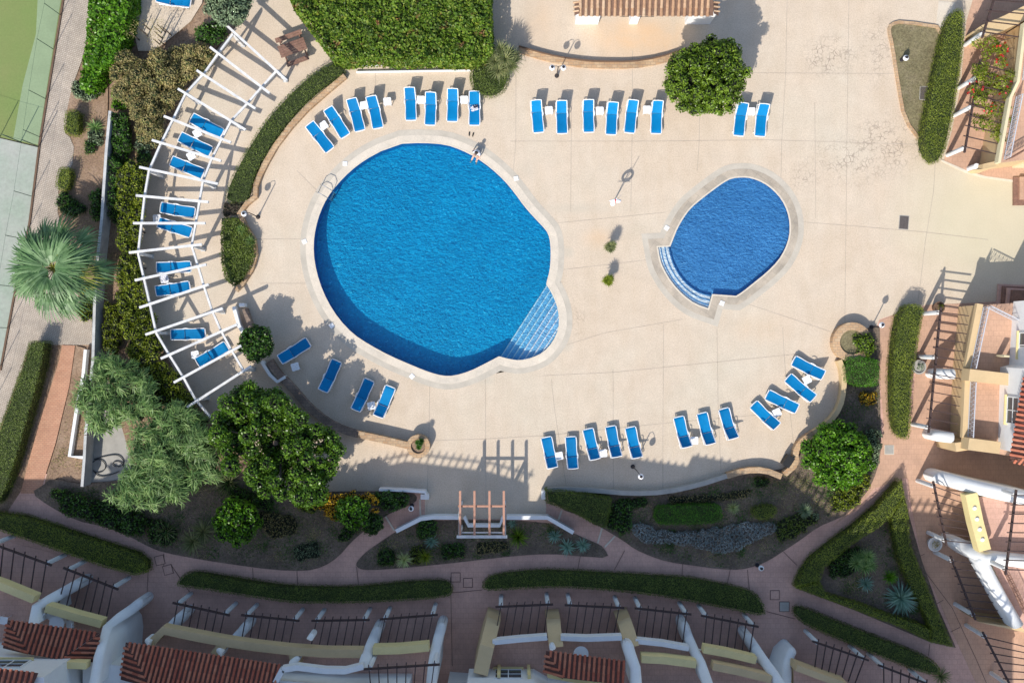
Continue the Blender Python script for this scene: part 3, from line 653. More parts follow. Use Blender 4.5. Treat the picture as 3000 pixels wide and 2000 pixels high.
# steps in the big pool: straight treads across the corner
sa, sb = G(1603, 833), G(1464, 1047); d = (sb - sa).normalized(); nrm = (-d.y, d.x)
if (G(1640, 1000).xy - sa.xy).dot(Vector(nrm)) < 0: nrm = (d.y, -d.x)
st = MB(); NS = 6; WT = .315
for k in range(NS + 1):
    q = (sa.x + nrm[0] * WT * k, sa.y + nrm[1] * WT * k)
    poly = clip_half(offset(P1, .012), q, nrm)
    if len(poly) < 3: continue
    zt = -.95 + k * .135; zb = -1.07 if k == 0 else zt - .14
    st.prism(poly, zb, zt, 0)
    e0 = clip_half(poly, (q[0] + nrm[0] * .075, q[1] + nrm[1] * .075), (-nrm[0], -nrm[1]))
    if len(e0) >= 3: st.prism(e0, zt - .01, zt + .004, 1)
structure('pool_steps', st, [M['step_tile'], M['step_edge']])
st = MB()
for k in range(3):
    t0, t1 = k / 3, (k + 1) / 3
    A = [(o[0] + (i[0] - o[0]) * t0, o[1] + (i[1] - o[1]) * t0) for o, i in zip(KO, KI)]; B = [(o[0] + (i[0] - o[0]) * t1, o[1] + (i[1] - o[1]) * t1) for o, i in zip(KO, KI)]
    zt = -.10 - k * .045
    st.prism(g2(smooth_loop(A, 1, False) + smooth_loop(B, 1, False)[::-1]), -.355, zt)
    Bi = [(b[0] + (a[0] - b[0]) * .24, b[1] + (a[1] - b[1]) * .24) for a, b in zip(A, B)]
    st.prism(g2(smooth_loop(Bi, 1, False) + smooth_loop(B, 1, False)[::-1]), zt - .01, zt + .004, 1)
structure('children_pool_steps', st, [M['step_kid'], M['tile_kid']])
# skimmer lids
for i, (x, y, lb) in enumerate([(1011,480,'white square skimmer lid in the coping beside the chrome pool ladder'),(1512,523,'white square skimmer lid right of the round pool, level with its upper curve'),(892,708,'white square skimmer lid by the leftmost point of the round pool'),(972,954,'white skimmer lid at the edge of the tree shadow, lower left of the round pool'),(1207,1102,'white skimmer lid below the round pool above the shaded blue loungers'),(1953,668,'white skimmer lid on the left rim of the small oval pool'),(2115,888,'white skimmer lid beside the notch at the bottom of the small oval pool')]):
    q = G(x, y); o = MB().box((0, 0, 0), (.26, .26, .03)).box((0, 0, .012), (.2, .2, .02)).build('skimmer_lid', M['plastic']); o.location = (q.x, q.y, .022); o.rotation_euler.z = .2 * i
    tag(o, lb, 'skimmer lid', 'skimmer lids round the pools')

# ---------------------------------------------------------------- sun loungers
def lounger_proto(name, ang):
    """1.9 m moulded white frame with a blue sling; +Y is the head end"""
    root = empty(name); tag(root, 'x', 'sun lounger'); a = R(ang); hy, hz = .22, .33; BL = .76
    top = Vector((0, hy + BL * math.cos(a), hz + BL * math.sin(a))); W = .285
    def prof(y):   # seat surface
        return .31 + .03 * math.cos((y + .95) * 3.1) 
    # seat sling
    ys = [-.93 + (hy + .93) * i / 10 for i in range(11)]
    b = MB(); V = []; 
    for y in ys:
        dr = .035 if y < -.88 else 0
        for x in (-W, -W * .33, W * .33, W): V.append((x, y, prof(y) - dr - (.018 if abs(x) < W * .5 else 0)))
    F = [(4 * i + j, 4 * i + j + 1, 4 * i + j + 5, 4 * i + j + 4) for i in range(10) for j in range(3)]
    b.add(V, F); b.build('seat_sling', M['blue'], root)
    b = MB(); V = []
    for i in range(7):
        t = i / 6; c = Vector((0, hy, hz + .01)).lerp(top, t)
        for x in (-W, -W * .33, W * .33, W): V.append((x, c.y + .02 * math.sin(t * 3.1) * math.sin(a), c.z - (.02 if abs(x) < W * .5 else 0) * math.cos(a)))
    b.add(V, [(4 * i + j, 4 * i + j + 1, 4 * i + j + 5, 4 * i + j + 4) for i in range(6) for j in range(3)]); b.build('backrest_sling', M['blue'], root)
    b = MB()
    for s in (-1, 1):
        P = [(s * (W + .03 + .012 * math.sin(y * 7)), y, prof(y) - .02) for y in ys]
        b.tube(P, .028, 6)
        b.tube([(s * (W + .025), hy, hz), (s * (W + .025), (hy + top.y) / 2, (hz + top.z) / 2 + .01), (s * (W + .015), top.y, top.z)], .026, 6)
        b.tube([(s * (W + .035), hy - .02, .30), (s * (W + .035), .86, .30)], .026, 6)
        b.tube([(s * (W + .045), -.02, .36), (s * (W + .07), .10, .44), (s * (W + .045), .30, .42)], .024, 6)
    b.tube([(-W, -.955, .27), (0, -.975, .27), (W, -.955, .27)], .03, 6); b.tube([(-W - .02, top.y + .01, top.z), (0, top.y + .03, top.z + .01), (W + .02, top.y + .01, top.z)], .026, 6)
    b.tube([(-W, .86, .29), (W, .86, .29)], .026, 6); b.build('frame', M['plastic'], root)
    for s in (-1, 1):
        for y in (-.72, .66):
            MB().tube([(s * (W + .03), y, .31), (s * (W + .045), y - .02, 0)], [.03, .024], 6).build('leg', M['plastic'], root)
    for s in (-1, 1): MB().tube([(s * (W - .04), .55, .30), (s * (W - .04), hy + BL * .6 * math.cos(a), hz + BL * .6 * math.sin(a) - .01)], .014, 5).build('prop', M['plastic'], root)
    return root
def P_(x, y, dx, dy, sc): return x + dx * sc, y + dy * sc
LG = []   # head px, foot px, angle, group, label
gN = 'blue sun loungers north of the round pool'; gK = 'blue sun loungers between the palm tub and the round-headed tree'; gP = 'blue sun loungers under the white pergola'
gS = 'blue sun loungers along the south edge of the deck'; gE = 'blue sun loungers fanned by the planter curve'; gW = 'blue sun loungers in the big tree shade'
LG += [((910,367),(965,437),36,gN,'leftmost blue lounger of the arc above the round pool, most slanted'),
 ((964,322),(1010,395),36,gN,'second blue lounger from the left above the round pool, right of the first white table'),
 ((1032,295),(1054,379),36,gN,'third blue lounger from the left above the round pool, white table at its right shoulder'),
 ((1089,287),(1107,371),36,gN,'fourth blue lounger from the left, between two white tables above the round pool'),
 ((1201,263),(1204,347),38,gN,'upright blue lounger left of the white table, facing the top of the round pool'),
 ((1263,276),(1260,362),38,gN,'blue lounger just right of a white table, straight above the pool crown'),
 ((1327,265),(1325,352),38,gN,'blue lounger left of the towel lounger, with a white table between them'),
 ((1390,274),(1390,362),12,gN,'flat blue lounger with a white towel on it beside the round clipped bush'),
 ((1570,296),(1578,386),36,gK,'first blue lounger right of the spiky planter, below the double lamp'),
 ((1645,300),(1647,388),36,gK,'second blue lounger of the upper middle row, right of a white table'),
 ((1723,296),(1725,384),36,gK,'third blue lounger of the upper middle row, left of the middle white table'),
 ((1795,303),(1790,391),36,gK,'fourth blue lounger of the upper middle row, set slightly lower than its neighbours'),
 ((1854,298),(1844,386),36,gK,'fifth blue lounger of the upper middle row, leaning a little to the right'),
 ((1926,300),(1922,388),36,gK,'sixth blue lounger of the upper middle row, closest to the round-headed tree'),
 ((2175,308),(2164,393),36,gK,'left lounger of the pair standing right of the round-headed tree'),
 ((2236,308),(2226,396),36,gK,'right lounger of the pair standing right of the round-headed tree'),
 ((2409,1099),(2325,1056),34,gE,'topmost blue lounger of the fan near the round stone planter'),
 ((2380,1167),(2308,1105),34,gE,'second blue lounger down the fan, with the white table at its upper side'),
 ((2331,1196),(2249,1156),34,gE,'third blue lounger down the fan, lying almost sideways'),
 ((2273,1248),(2209,1185),40,gE,'lowest blue lounger of the fan, white table at its right'),
 ((2146,1283),(2121,1201),42,gS,'rightmost of the three blue loungers in a row south of the small pool'),
 ((2079,1297),(2057,1214),42,gS,'middle of the three blue loungers in a row south of the small pool'),
 ((2010,1307),(1989,1226),42,gS,'leftmost of the three blue loungers south of the small pool, beside a white table'),
 ((1866,1339),(1847,1255),42,gS,'rightmost of the five blue loungers at the shadow edge, beside the globe lamp'),
 ((1806,1337),(1789,1252),42,gS,'fourth of the five blue loungers at the shadow edge, right of a white table'),
 ((1743,1344),(1723,1260),42,gS,'middle of the five blue loungers at the shadow edge'),
 ((1678,1369),(1672,1283),42,gS,'second of the five blue loungers at the shadow edge, standing straight'),
 ((1619,1369),(1601,1284),42,gS,'first of the five blue loungers at the shadow edge, nearest the timber arbour'),
 ((827,1050),(900,1004),22,gW,'shaded blue lounger nearest the white planter wall, lying diagonally'),
 ((950,1138),(985,1061),22,gW,'shaded blue lounger standing alone between the two tables below the round pool'),
 ((1045,1195),(1081,1116),22,gW,'shaded blue lounger left of the white table at the edge of the tree shadow'),
 ((1110,1216),(1143,1136),34,gW,'blue lounger half in the sun at the right end of the shaded row'),
 ((563,346),(653,394),20,gP,'topmost blue lounger under the white pergola'),
 ((528,401),(621,447),20,gP,'second blue lounger from the top under the white pergola'),
 ((504,472),(597,511),20,gP,'third blue lounger from the top under the white pergola'),
 ((474,608),(572,624),20,gP,'fourth blue lounger down the pergola, above the one that is tilted away'),
 ((467,652),(562,682),20,gP,'fifth blue lounger down the pergola, crossed by a white rafter at its head'),
 ((462,784),(561,781),20,gP,'sixth blue lounger down the pergola, just above the crumpled white towel'),
 ((459,853),(558,838),20,gP,'seventh blue lounger down the pergola, just below the crumpled white towel'),
 ((504,980),(602,977),20,gP,'eighth blue lounger down the pergola, lying level in the shade'),
 ((581,1062),(666,1012),20,gP,'lowest blue lounger under the pergola, right of a white table')]
protos = {}
for (h, f, ang, grp, lb) in LG:
    ang = {36: (32, 36, 41)[len(lb) % 3], 42: (38, 44)[len(lb) % 2]}.get(ang, ang); key = ang
    if key not in protos: protos[key] = o = lounger_proto('sun_lounger', ang)
    else: o = copy_tree(protos[key])
    a = G(*h, .45); b = G(*f, .3); c = (a + b) / 2; d = a - b; d.z = 0; d.normalize()
    if ang > 15: c = c + d * .03
    o.location = (c.x, c.y, .012); o.rotation_euler = (0, 0, math.atan2(-d.x, d.y)); o['label'] = lb; o['group'] = grp
# wide daybed at the top edge
o = copy_tree(protos[20]); q = G(516, 2); o.location = (q.x, q.y, .01); o.rotation_euler = (0, 0, R(83)); o.scale = (1.3, 1, 1)
o['label'] = 'wide blue lounger cut by the top edge, above the twiggy shrubs'; o['group'] = 'blue sun loungers beyond the shrubs'
tag(copy_tree(o), 'blue lounger beyond the top edge beside the wide one', 'sun lounger').location = (q.x + .3, q.y + 1.4, .01)
# white side tables
def table_proto():
    r = empty('side_table'); tag(r, 'x', 'side table'); b = MB()
    oct_ = [(x, y) for x, y in ((.15,-.23),(.21,-.21),(.23,-.15),(.22,0),(.23,.15),(.21,.21),(.15,.23),(0,.22),(-.15,.23),(-.21,.21),(-.23,.15),(-.22,0),(-.23,-.15),(-.21,-.21),(-.15,-.23),(0,-.22))]
    hol = [[(x + .026 * math.cos(t), y + .026 * math.sin(t)) for t in (0, 1.57, 3.14, 4.71)] for x, y in ((.09, .09), (-.09, .09), (.09, -.09), (-.09, -.09), (0, 0))]
    b.prism(oct_, .40, .43, holes=hol); b.skirt(oct_, .37, .41); b.build('table_top', M['plastic'], r)
    for x, y in ((.16, .16), (-.16, .16), (.16, -.16), (-.16, -.16)): MB().tube([(x, y, .4), (x * 1.15, y * 1.15, 0)], [.03, .022], 6).build('leg', M['plastic'], r)
    return r
tp = table_proto(); first = True
for x, y, a, lb in [(948,368,.6,'white table between the two leftmost loungers above the round pool'),(1066,309,.2,'white table between the third and fourth loungers above the round pool'),(1135,298,.1,'white table standing free right of the fourth lounger above the round pool'),(1233,293,0,'white table between the two loungers straight above the pool'),(1360,293,0,'white table beside the lounger that holds a towel'),(1608,324,.1,'first white table of the upper middle lounger row'),(1757,325,0,'second white table of the upper middle lounger row'),(1895,322,0,'third white table of the upper middle row, nearest the round-headed tree'),(2201,327,0,'white table between the pair of loungers right of the round-headed tree'),(2364,1112,.5,'white table between the two upper loungers of the fan'),(2276,1208,.4,'white table between the two lower loungers of the fan'),(2034,1290,0,'white table between the left two of the three south loungers'),(1638,1335,.2,'white table between the first two loungers at the shadow edge'),(1767,1327,.1,'white table between the third and fourth loungers at the shadow edge'),(865,1074,.3,'white table alone in the tree shade beside the slanted lounger'),(1088,1188,.2,'white table left of the half sunlit lounger'),(572,1039,.2,'white table beside the lowest lounger under the pergola'),(578,391,.5,'white table between the first and second pergola loungers'),(560,457,.5,'white table between the second and third pergola loungers'),(482,818,.1,'white table draped with a crumpled towel under the pergola'),(460,640,.1,'white table between the fourth and fifth pergola loungers')]:
    o = tp if first else copy_tree(tp); first = False
    q = G(x, y, .4); o.location = (q.x, q.y, .012); o.rotation_euler = (0, 0, a); o['label'] = lb; o['group'] = 'white plastic side tables'
# towels
def cloth(px, py, z, w_, h_, label, rz=0, crumple=.03, n=12, mat='shirt'):
    b = MB(); V = []
    for i in range(n + 1):
        for j in range(n + 1):
            x = (i / n - .5) * w_; y = (j / n - .5) * h_; s = 1 + .18 * math.sin(i * 2.1 + j) * crumple * 10
            V.append((x * s + .02 * math.sin(j * 2.3), y * s + .02 * math.cos(i * 1.9), crumple * (1 + math.sin(i * 1.7 + j * 2.2) * .6 + math.cos(j * 3.1 - i) * .4)))
    b.add(V, [(i * (n + 1) + j, (i + 1) * (n + 1) + j, (i + 1) * (n + 1) + j + 1, i * (n + 1) + j + 1) for i in range(n) for j in range(n)])
    o = b.build('towel', M[mat], smooth=True); q = G(px, py, z); o.location = (q.x, q.y, z); o.rotation_euler.z = rz; return tag(o, label, 'towel')
cloth(1390, 318, .38, .42, .30, 'white towel rolled on the flat lounger by the round clipped bush', .3, .04)
cloth(482, 816, .46, .46, .42, 'crumpled white towel heaped on the table between two pergola loungers', .5, .05)
cloth(1393, 313, .43, .24, .12, 'dark blue cap lying on the white towel of the flat lounger', .3, .02, 6, 'navy')

# ---------------------------------------------------------------- white pergola (left)
pg = empty('pergola', (0, 0, 0)); tag(pg, 'long curved white timber pergola over the loungers on the left', 'pergola'); PZ = 2.2
RF = [((666,77),(841,237)),((616,139),(790,274)),((577,207),(749,319)),((522,261),(720,381)),((481,341),(677,418)),((446,411),(648,472)),((409,490),(639,539)),((399,573),(611,592)),((391,654),(602,654)),((379,740),(592,716)),((396,821),(605,775)),((409,901),(612,833)),((427,980),(653,903)),((472,1050),(695,950)),((510,1120),(707,1012)),((549,1192),(736,1072))]
for a, b in RF: MB().bar(G(*a, PZ + .09), G(*b, PZ + .09), .13, .16).build('rafter', M['whitepaint'], pg)
OR = [(683,100),(643,153),(600,214),(545,274),(507,351),(469,427),(437,500),(424,575),(415,655),(405,742),(422,815),(440,892),(458,975),(497,1040),(539,1107),(574,1171),(618,1222)]
IR = [(812,207),(768,255),(723,306),(678,354),(647,414),(618,472),(595,531),(585,590),(574,654),(562,720),(580,778),(600,845),(622,910),(647,967),(678,1024),(714,1085)]
for ch in (OR, IR):
    for a, b in zip(ch, ch[1:]):
        A, B = G(*a, PZ - .06), G(*b, PZ - .06); dd = (B - A).normalized() * .01
        MB().bar(A + dd, B - dd, .11, .14).build('rail', M['whitepaint'], pg)
for x, y in [(683,100),(545,274),(437,500),(405,742),(458,975),(574,1171),(812,207),(678,354),(595,531),(562,720),(622,910),(714,1085)]:
    q = G(x, y, PZ); MB().box((q.x, q.y, PZ / 2 - .065), (.16, .16, PZ - .13)).build('post', M['whitepaint'], pg)
    MB().box((q.x, q.y, .06), (.26, .26, .12)).build('post_base', M['greywall'], pg)
# white planter walls and stone kerbs on the pool side of the pergola
def wall(name, px, ztop, th, mat, label, cat='wall', z0=-.05, closed=False, cap=None, group=None, trim=None):
    """low wall along a pixel path taken at its top"""
    P = g2(px, ztop); n = len(P); Lf = []; Rt = []
    for i in range(n):
        a = Vector(P[max(0, i - 1)]); b = Vector(P[min(n - 1, i + 1)]); d = (b - a).normalized(); s = Vector((-d.y, d.x)) * th / 2; p = Vector(P[i])
        Lf.append(tuple(p + s)); Rt.append(tuple(p - s))
    b = MB(); b.prism(Lf + Rt[::-1], z0, ztop)
    o = b.build(name, M[mat]); return tag(o, label, cat, group)
wall('planter_wall', [(1010,222),(955,268),(898,318),(850,370),(808,425),(778,478),(757,520),(748,545)], .32, .30, 'stone', 'low ochre stone kerb wall curving along the clipped hedge above the pool', 'kerb wall')
wall('planter_wall', [(748,545),(748,575),(722,596),(700,625),(722,668),(742,700),(748,745),(735,790),(708,832),(690,850)], .34, .26, 'stone', 'rough stone kerb wall wrapping the lower hedge island beside the pergola', 'kerb wall')
wall('planter_wall', [(684,898),(700,955),(722,990)], .62, .2, 'white', 'short white wall by the pergola entrance, above the dark round bush')
wall('planter_wall', [(700,893),(716,893)], .62, .2, 'white', 'stub end of the short white wall at the pergola entrance')
wall('planter_wall', [(716,905),(735,960),(752,985)], .5, .28, 'stone_br', 'brown stone wall beside the short white wall at the pergola entrance')
wall('planter_wall', [(765,1058),(790,1098),(812,1118),(835,1104)], .62, .17, 'white', 'white angled wall below the dark round bush')
wall('planter_wall', smooth_loop([(788,1058),(812,1095),(850,1130),(900,1190),(955,1235),(1010,1262),(1050,1272)], 1, False), .5, .42, 'stone_br', 'brown stone wall curving through the big tree shadow')
wall('planter_wall', [(1050,1272),(1110,1285),(1192,1304)], .6, .4, 'stone', 'sunlit ochre stone wall running to the small round planter')
wall('planter_wall', smooth_loop([(1603,1436),(1650,1432),(1740,1436),(1850,1446),(1950,1442),(2050,1420),(2130,1394)], 1, False), .5, .26, 'concrete', 'pale grey curved retaining wall in the shade along the south edge of the deck')
wall('planter_wall', smooth_loop([(2130,1394),(2180,1378),(2240,1376),(2290,1396)], 1, False), .5, .34, 'stone', 'orange stone stretch of the planter wall crossed by railing shadows')
wall('planter_wall', smooth_loop([(2300,1388),(2335,1358),(2330,1325),(2345,1295),(2385,1268)], 1, False), .5, .34, 'stone', 'ochre stone corner of the planter wall in front of the bright round bush')
wall('planter_wall', smooth_loop([(2385,1268),(2430,1238),(2462,1195),(2474,1140),(2472,1085),(2460,1055)], 1, False), .55, .28, 'tan', 'tan curved wall behind the fan of loungers')
o = MB().box((0, 0, .3), (.42, .62, .6)).box((0, 0, .62), (.46, .66, .05)).build('utility_box', M['black']); q = G(2309, 1350, .5); o.location = (q.x, q.y, 0); o.rotation_euler.z = -.6; tag(o, 'black utility box standing in the corner of the stone planter wall', 'utility box')
# round planters
def round_planter(px, py, r, h, label, mat='stone', soil='soil_red'):
    q = G(px, py, h); root = empty('round_planter', (q.x, q.y, 0)); tag(root, label, 'planter')
    MB().lathe((0, 0, 0), [(r, -.02), (r, h), (r * .62, h), (r * .62, h - .12)], 28).build('stone_ring', M[mat], root)
    MB().poly([(r * .63 * math.cos(R(15 * i)), r * .63 * math.sin(R(15 * i))) for i in range(24)], h - .10).build('soil', M[soil], root)
round_planter(1225, 1307, .68, .62, 'small round stone planter at the end of the ochre wall, with a leafy tuft')
round_planter(2497, 1002, 1.15, .55, 'large round stone planter at the east edge of the deck', soil='drygrass')

# entrance arbour
ar = empty('arbour', (0, 0, 0)); tag(ar, 'pink timber arbour on a white frame at the south entrance to the pool deck', 'arbour'); AZ = 2.4
for x in (1348, 1390, 1434, 1476): MB().bar(G(x, 1437, AZ + .17), G(x, 1567, AZ + .17), .12, .15).build('rafter', M['wood'], ar)
MB().bar(G(1342, 1482, AZ + .04), G(1482, 1482, AZ + .04), .11, .1).build('beam', M['wood'], ar)
MB().bar(G(1338, 1571, AZ), G(1486, 1571, AZ), .16, .16).build('beam', M['whitepaint'], ar)
MB().bar(G(1352, 1559, AZ - .02), G(1472, 1559, AZ - .02), .06, .12).build('beam', M['whitepaint'], ar)
for x in (1347, 1478): 
    MB().bar(G(x, 1484, AZ), G(x, 1564, AZ), .12, .14).build('beam', M['whitepaint'], ar)
    for y in (1489, 1562): 
        q = G(x, y, AZ); MB().box((q.x, q.y, AZ / 2 - .04), (.15, .15, AZ - .08)).build('post', M['whitepaint'], ar)
wall('entrance_wall', [(1160,1556),(1232,1520),(1270,1515),(1342,1516)], .75, .22, 'white', 'white wall left of the arbour, bending down beside the steps')
wall('entrance_wall', [(1484,1516),(1604,1516),(1680,1560)], .75, .22, 'white', 'white wall right of the arbour, bending down beside the path')
wall('arbour_bench_wall', [(1360,1515),(1372,1540),(1464,1540),(1473,1515)], .6, .16, 'white', 'white recessed low wall inside the arbour')
wall('boundary_wall', [(1110,1434),(1190,1437),(1245,1441),(1248,1452)], .8, .14, 'white', 'thin white wall end at the upper left of the entrance')
wall('boundary_wall', [(1232,1455),(1256,1455)], .5, .3, 'white', 'white pier at the upper left of the entrance')
wall('boundary_wall', [(1592,1438),(1592,1462)], .8, .22, 'white', 'white pier at the corner of the big box hedge, right of the entrance')
for (a, b, c, lb) in [((1127,1508),(1156,1554),.06,'cream step edge across the branch path lower left of the entrance'),((1230,1462),(1232,1514),.06,'upright cream step edge left of the entrance'),((1646,1494),(1634,1528),.05,'first cream step edge on the path right of the arbour'),((1764,1546),(1751,1590),.06,'second cream step edge on the path right of the arbour'),((1802,1569),(1771,1602),.06,'third cream step edge on the path right of the arbour')]:
    tag(MB().bar(G(*a, .0), G(*b, .0), .1, c).build('step_edge', M['nosing']), lb, 'step', 'cream step edges on the garden paths')

# top middle: orange terrace kerb, white step, bar
wall('terrace_kerb', smooth_loop([(1520,146),(1600,170),(1680,186),(1750,192),(1850,192),(1930,180),(2012,152)], 1, False), .14, .36, 'stone', 'curved orange stone kerb in front of the tiled bar', 'kerb')
wall('terrace_kerb', smooth_loop([(1520,134),(1600,158),(1680,173),(1750,179),(1850,180),(1930,168),(2012,140)], 1, False), .30, .05, 'rust', 'thin dark strip standing in for the shadow line along the orange kerb', 'shadow strip')  # dark strip added to draw the shadow line behind the kerb
structure('raised_apron', MB().prism(g2([(1046,150),(1400,150),(1382,186),(1046,190)]), -.02, .16), M['deck'])
for y0, y1, lb in ((190,187,'upper white step edge below the flowering hedge'),(210,207,'lower white step edge below the flowering hedge')):
    tag(MB().bar(G(1044, y0 + 2, .10), G(1380, y1, .10), .09, .14).build('step_edge', M['white']), lb, 'step')
bar = empty('pool_bar', (0, 0, 0)); tag(bar, 'white pool bar under a weathered orange clay tile roof', 'building')
def tiles(root, a, b, c, d, m1, m2, pitch=.21, tl=.42, name='roof'):
    """barrel tiles: eave a-b, ridge c-d (a under c); every tile is its own little half pipe"""
    a, b, c, d = map(Vector, (a, b, c, d)); n = max(2, int((b - a).length / pitch)); up = (b - a).cross(c - a).normalized()
    if up.z < 0: up = -up
    t = MB(); base = MB(); base.add([a - up * .03, b - up * .03, d - up * .03, c - up * .03], [(0, 1, 2, 3)]); base.add([a - up * .12, b - up * .12, b - up * .03, a - up * .03], [(0, 1, 2, 3)])
    ab = (b - a); LL = ab.length; ab.normalize(); md = (c + d) / 2 - (a + b) / 2; Vd = (md - ab * md.dot(ab)).normalized()
    cu, cv, du, dv = (c - a).dot(ab), (c - a).dot(Vd), (d - a).dot(ab), (d - a).dot(Vd); cu, du = min(cu, du), max(cu, du)
    for i in range(n + 1):
        s = a.lerp(b, i / n); u = LL * i / n
        if u < cu: vv = cv * u / cu
        elif u > du: vv = dv * (LL - u) / max(1e-3, LL - du)
        else: vv = cv + (dv - cv) * ((u - cu) / max(1e-3, du - cu))
        e = s + Vd * vv; L = (e - s).length
        if L < .12: continue
        k = max(1, int(L / tl)); dr = (e - s).normalized(); sx = up.cross(dr).normalized() 
        for j in range(k):
            p0 = s + dr * (L * j / k - .04); p1 = s + dr * (L * (j + 1) / k); V = []
            for p, rr, lift in ((p0, pitch * .31, .03), (p1, pitch * .25, .0)):
                for q in range(6): 
                    an = math.pi * q / 5; V.append(p + sx * math.cos(an) * rr + up * (math.sin(an) * rr * .9 + lift - .02))
            t.add(V, [(q, q + 1, q + 7, q + 6) for q in range(5)] + [(0, 1, 2, 3, 4, 5)])
    o = t.build(name, M[m1], root); base.build(name + '_channels', M[m2], root)
    return o
tiles(bar, G(1700, 47, 2.75), G(2090, 47, 2.75), G(1700, -130, 3.7), G(2090, -130, 3.7), 'roof_or', 'roof_orch', .32)
for x, sgn in ((1682, -1), (2106, 1)):
    a_ = G(x, 46, 2.75); b_ = G(x, 8, 2.8); tiles(bar, b_, a_, G(x - sgn * 16, 4, 3.0), G(x - sgn * 14, 40, 2.95), 'roof_or', 'roof_orch', .2, name='hip_tiles')
for x0, x1 in ((1684, 1752), (1842, 1867), (2006, 2080)):
    p0 = G(x0, 72); p1 = G(x1, 72); MB().box(((p0.x + p1.x) / 2, p0.y + .2, 1.3), (p1.x - p0.x, .4, 2.6)).build('pillar', M['white'], bar)
p0 = G(1686, 60); p1 = G(2078, 60); MB().box(((p0.x + p1.x) / 2, p0.y + 5.2, 1.3), (p1.x - p0.x, .3, 2.6)).build('back_wall', M['white'], bar)
for x0, x1 in ((1817,1842),(1868,1916)):
    p0 = G(x0, 49, 2.5); p1 = G(x1, 49, 2.5); MB().bar(p0, p1, .03, .03).bar(p0, p0 + Vector((0, .3, 0)), .03, .03).bar(p1, p1 + Vector((0, .3, 0)), .03, .03).build('shutter_frame', M['iron'], bar)

# ---------------------------------------------------------------- street furniture and small things
def globe_lamp(base, arms, label, h=2.0, group='globe lamps'):
    q = G(*base); root = empty('globe_lamp', (q.x, q.y, 0)); tag(root, label, 'lamp', group)
    MB().lathe((0, 0, 0), [(.001, .3), (.06, .3), (.09, .05), (.13, .04), (.13, 0)], 10).build('lamp_foot', M['iron'], root)
    MB().tube([(0, 0, 0), (0, 0, h)], [.035, .028], 8).build('pole', M['iron'], root)
    for a, L in arms:
        c, s = math.cos(R(a)), math.sin(R(a))
        am = MB().tube([(0, 0, h), (c * L * .3, s * L * .3, h + .16), (c * L * .8, s * L * .8, h + .14), (c * L, s * L, h)], .018, 6).build('arm', M['iron'], root)
        b = MB().lathe((c * L, s * L, h - .18), [(.001, -.17)] + [(.17 * math.sin(R(t)), -.17 * math.cos(R(t))) for t in range(20, 180, 20)] + [(.001, .17)], 14)
        b.build('lamp_globe', M['globe'], root, smooth=True)
        MB().lathe((c * L, s * L, h - .03), [(.001, .05), (.08, .04), (.09, -.02)], 10).build('lamp_cap', M['iron'], root)
globe_lamp((1631,223), [(0, .3), (180, .34)], 'double globe lamp on a dark pole above the upper middle lounger row')
globe_lamp((756,636), [(185, .35)], 'single globe lamp beside the hedge island left of the round pool')
globe_lamp((1854,1366), [(-55, .42)], 'single globe lamp in the shade below the five south loungers')
globe_lamp((2553,958), [(60, .12)], 'globe lamp beside the large round stone planter', 1.7)
globe_lamp((2218,1654), [(-30, .1)], 'short globe lamp at the garden bed edge on the lower path', .8)
globe_lamp((2641,176), [(0, .1)], 'short white lamp standing on the dry lawn plot', .6)
globe_lamp((1207,1480), [(-90, .1)], 'short dark lamp beside the left end of the entrance', .7)
# life ring stand
q = G(1795, 597); ls = empty('life_ring_stand', (q.x, q.y, 0)); tag(ls, 'white post with a life ring and a hook pole between the two pools', 'life ring stand')
MB().tube([(0, 0, 0), (0, 0, 2.15)], .03, 8).build('post', M['plastic'], ls)
MB().lathe((0, 0, 0), [(.001, .04), (.13, .03), (.14, 0)], 12).build('foot', M['plastic'], ls)
MB().tube([(.03, .02, .2), (.2, .12, 2.7)], .016, 6).build('hook_pole', M['steel'], ls)
V = []; F = []; ns, nr = 24, 8
for i in range(ns):
    a = 2 * math.pi * i / ns
    for j in range(nr):
        t = 2 * math.pi * j / nr; r_ = .29 + .075 * math.cos(t); V.append((.26 * math.cos(a) * r_ / .29 + .0, .075 * math.sin(t) - .08, 1.75 + r_ * math.sin(a)))
F = [(i * nr + j, ((i + 1) % ns) * nr + j, ((i + 1) % ns) * nr + (j + 1) % nr, i * nr + (j + 1) % nr) for i in range(ns) for j in range(nr)]
b = MB(); b.add(V, F); b.m = [1 if (i // nr) % 6 == 0 else 0 for i in range(len(F))]; b.build('life_ring', [M['plastic'], M['red']], ls, smooth=True)
MB().tube([(-.35, -.02, 1.35), (.35, -.02, 1.35)], .02, 6).build('bracket', M['plastic'], ls)
# pool ladder
q = G(962, 568); ld = empty('pool_ladder', (q.x, q.y, 0), R(152)); tag(ld, 'chrome pool ladder at the upper left rim of the round pool', 'ladder')
for s in (-.25, .25): MB().tube([(.55, s, 0), (.58, s, .55), (.4, s, .78), (.1, s, .8), (-.12, s, .6), (-.2, s, -.1), (-.2, s, -.9)], .022, 8).build('handrail', M['steel'], ld)
for z in (-.25, -.5, -.75): MB().box((-.2, 0, z), (.08, .5, .03)).build('rung', M['steel'], ld)
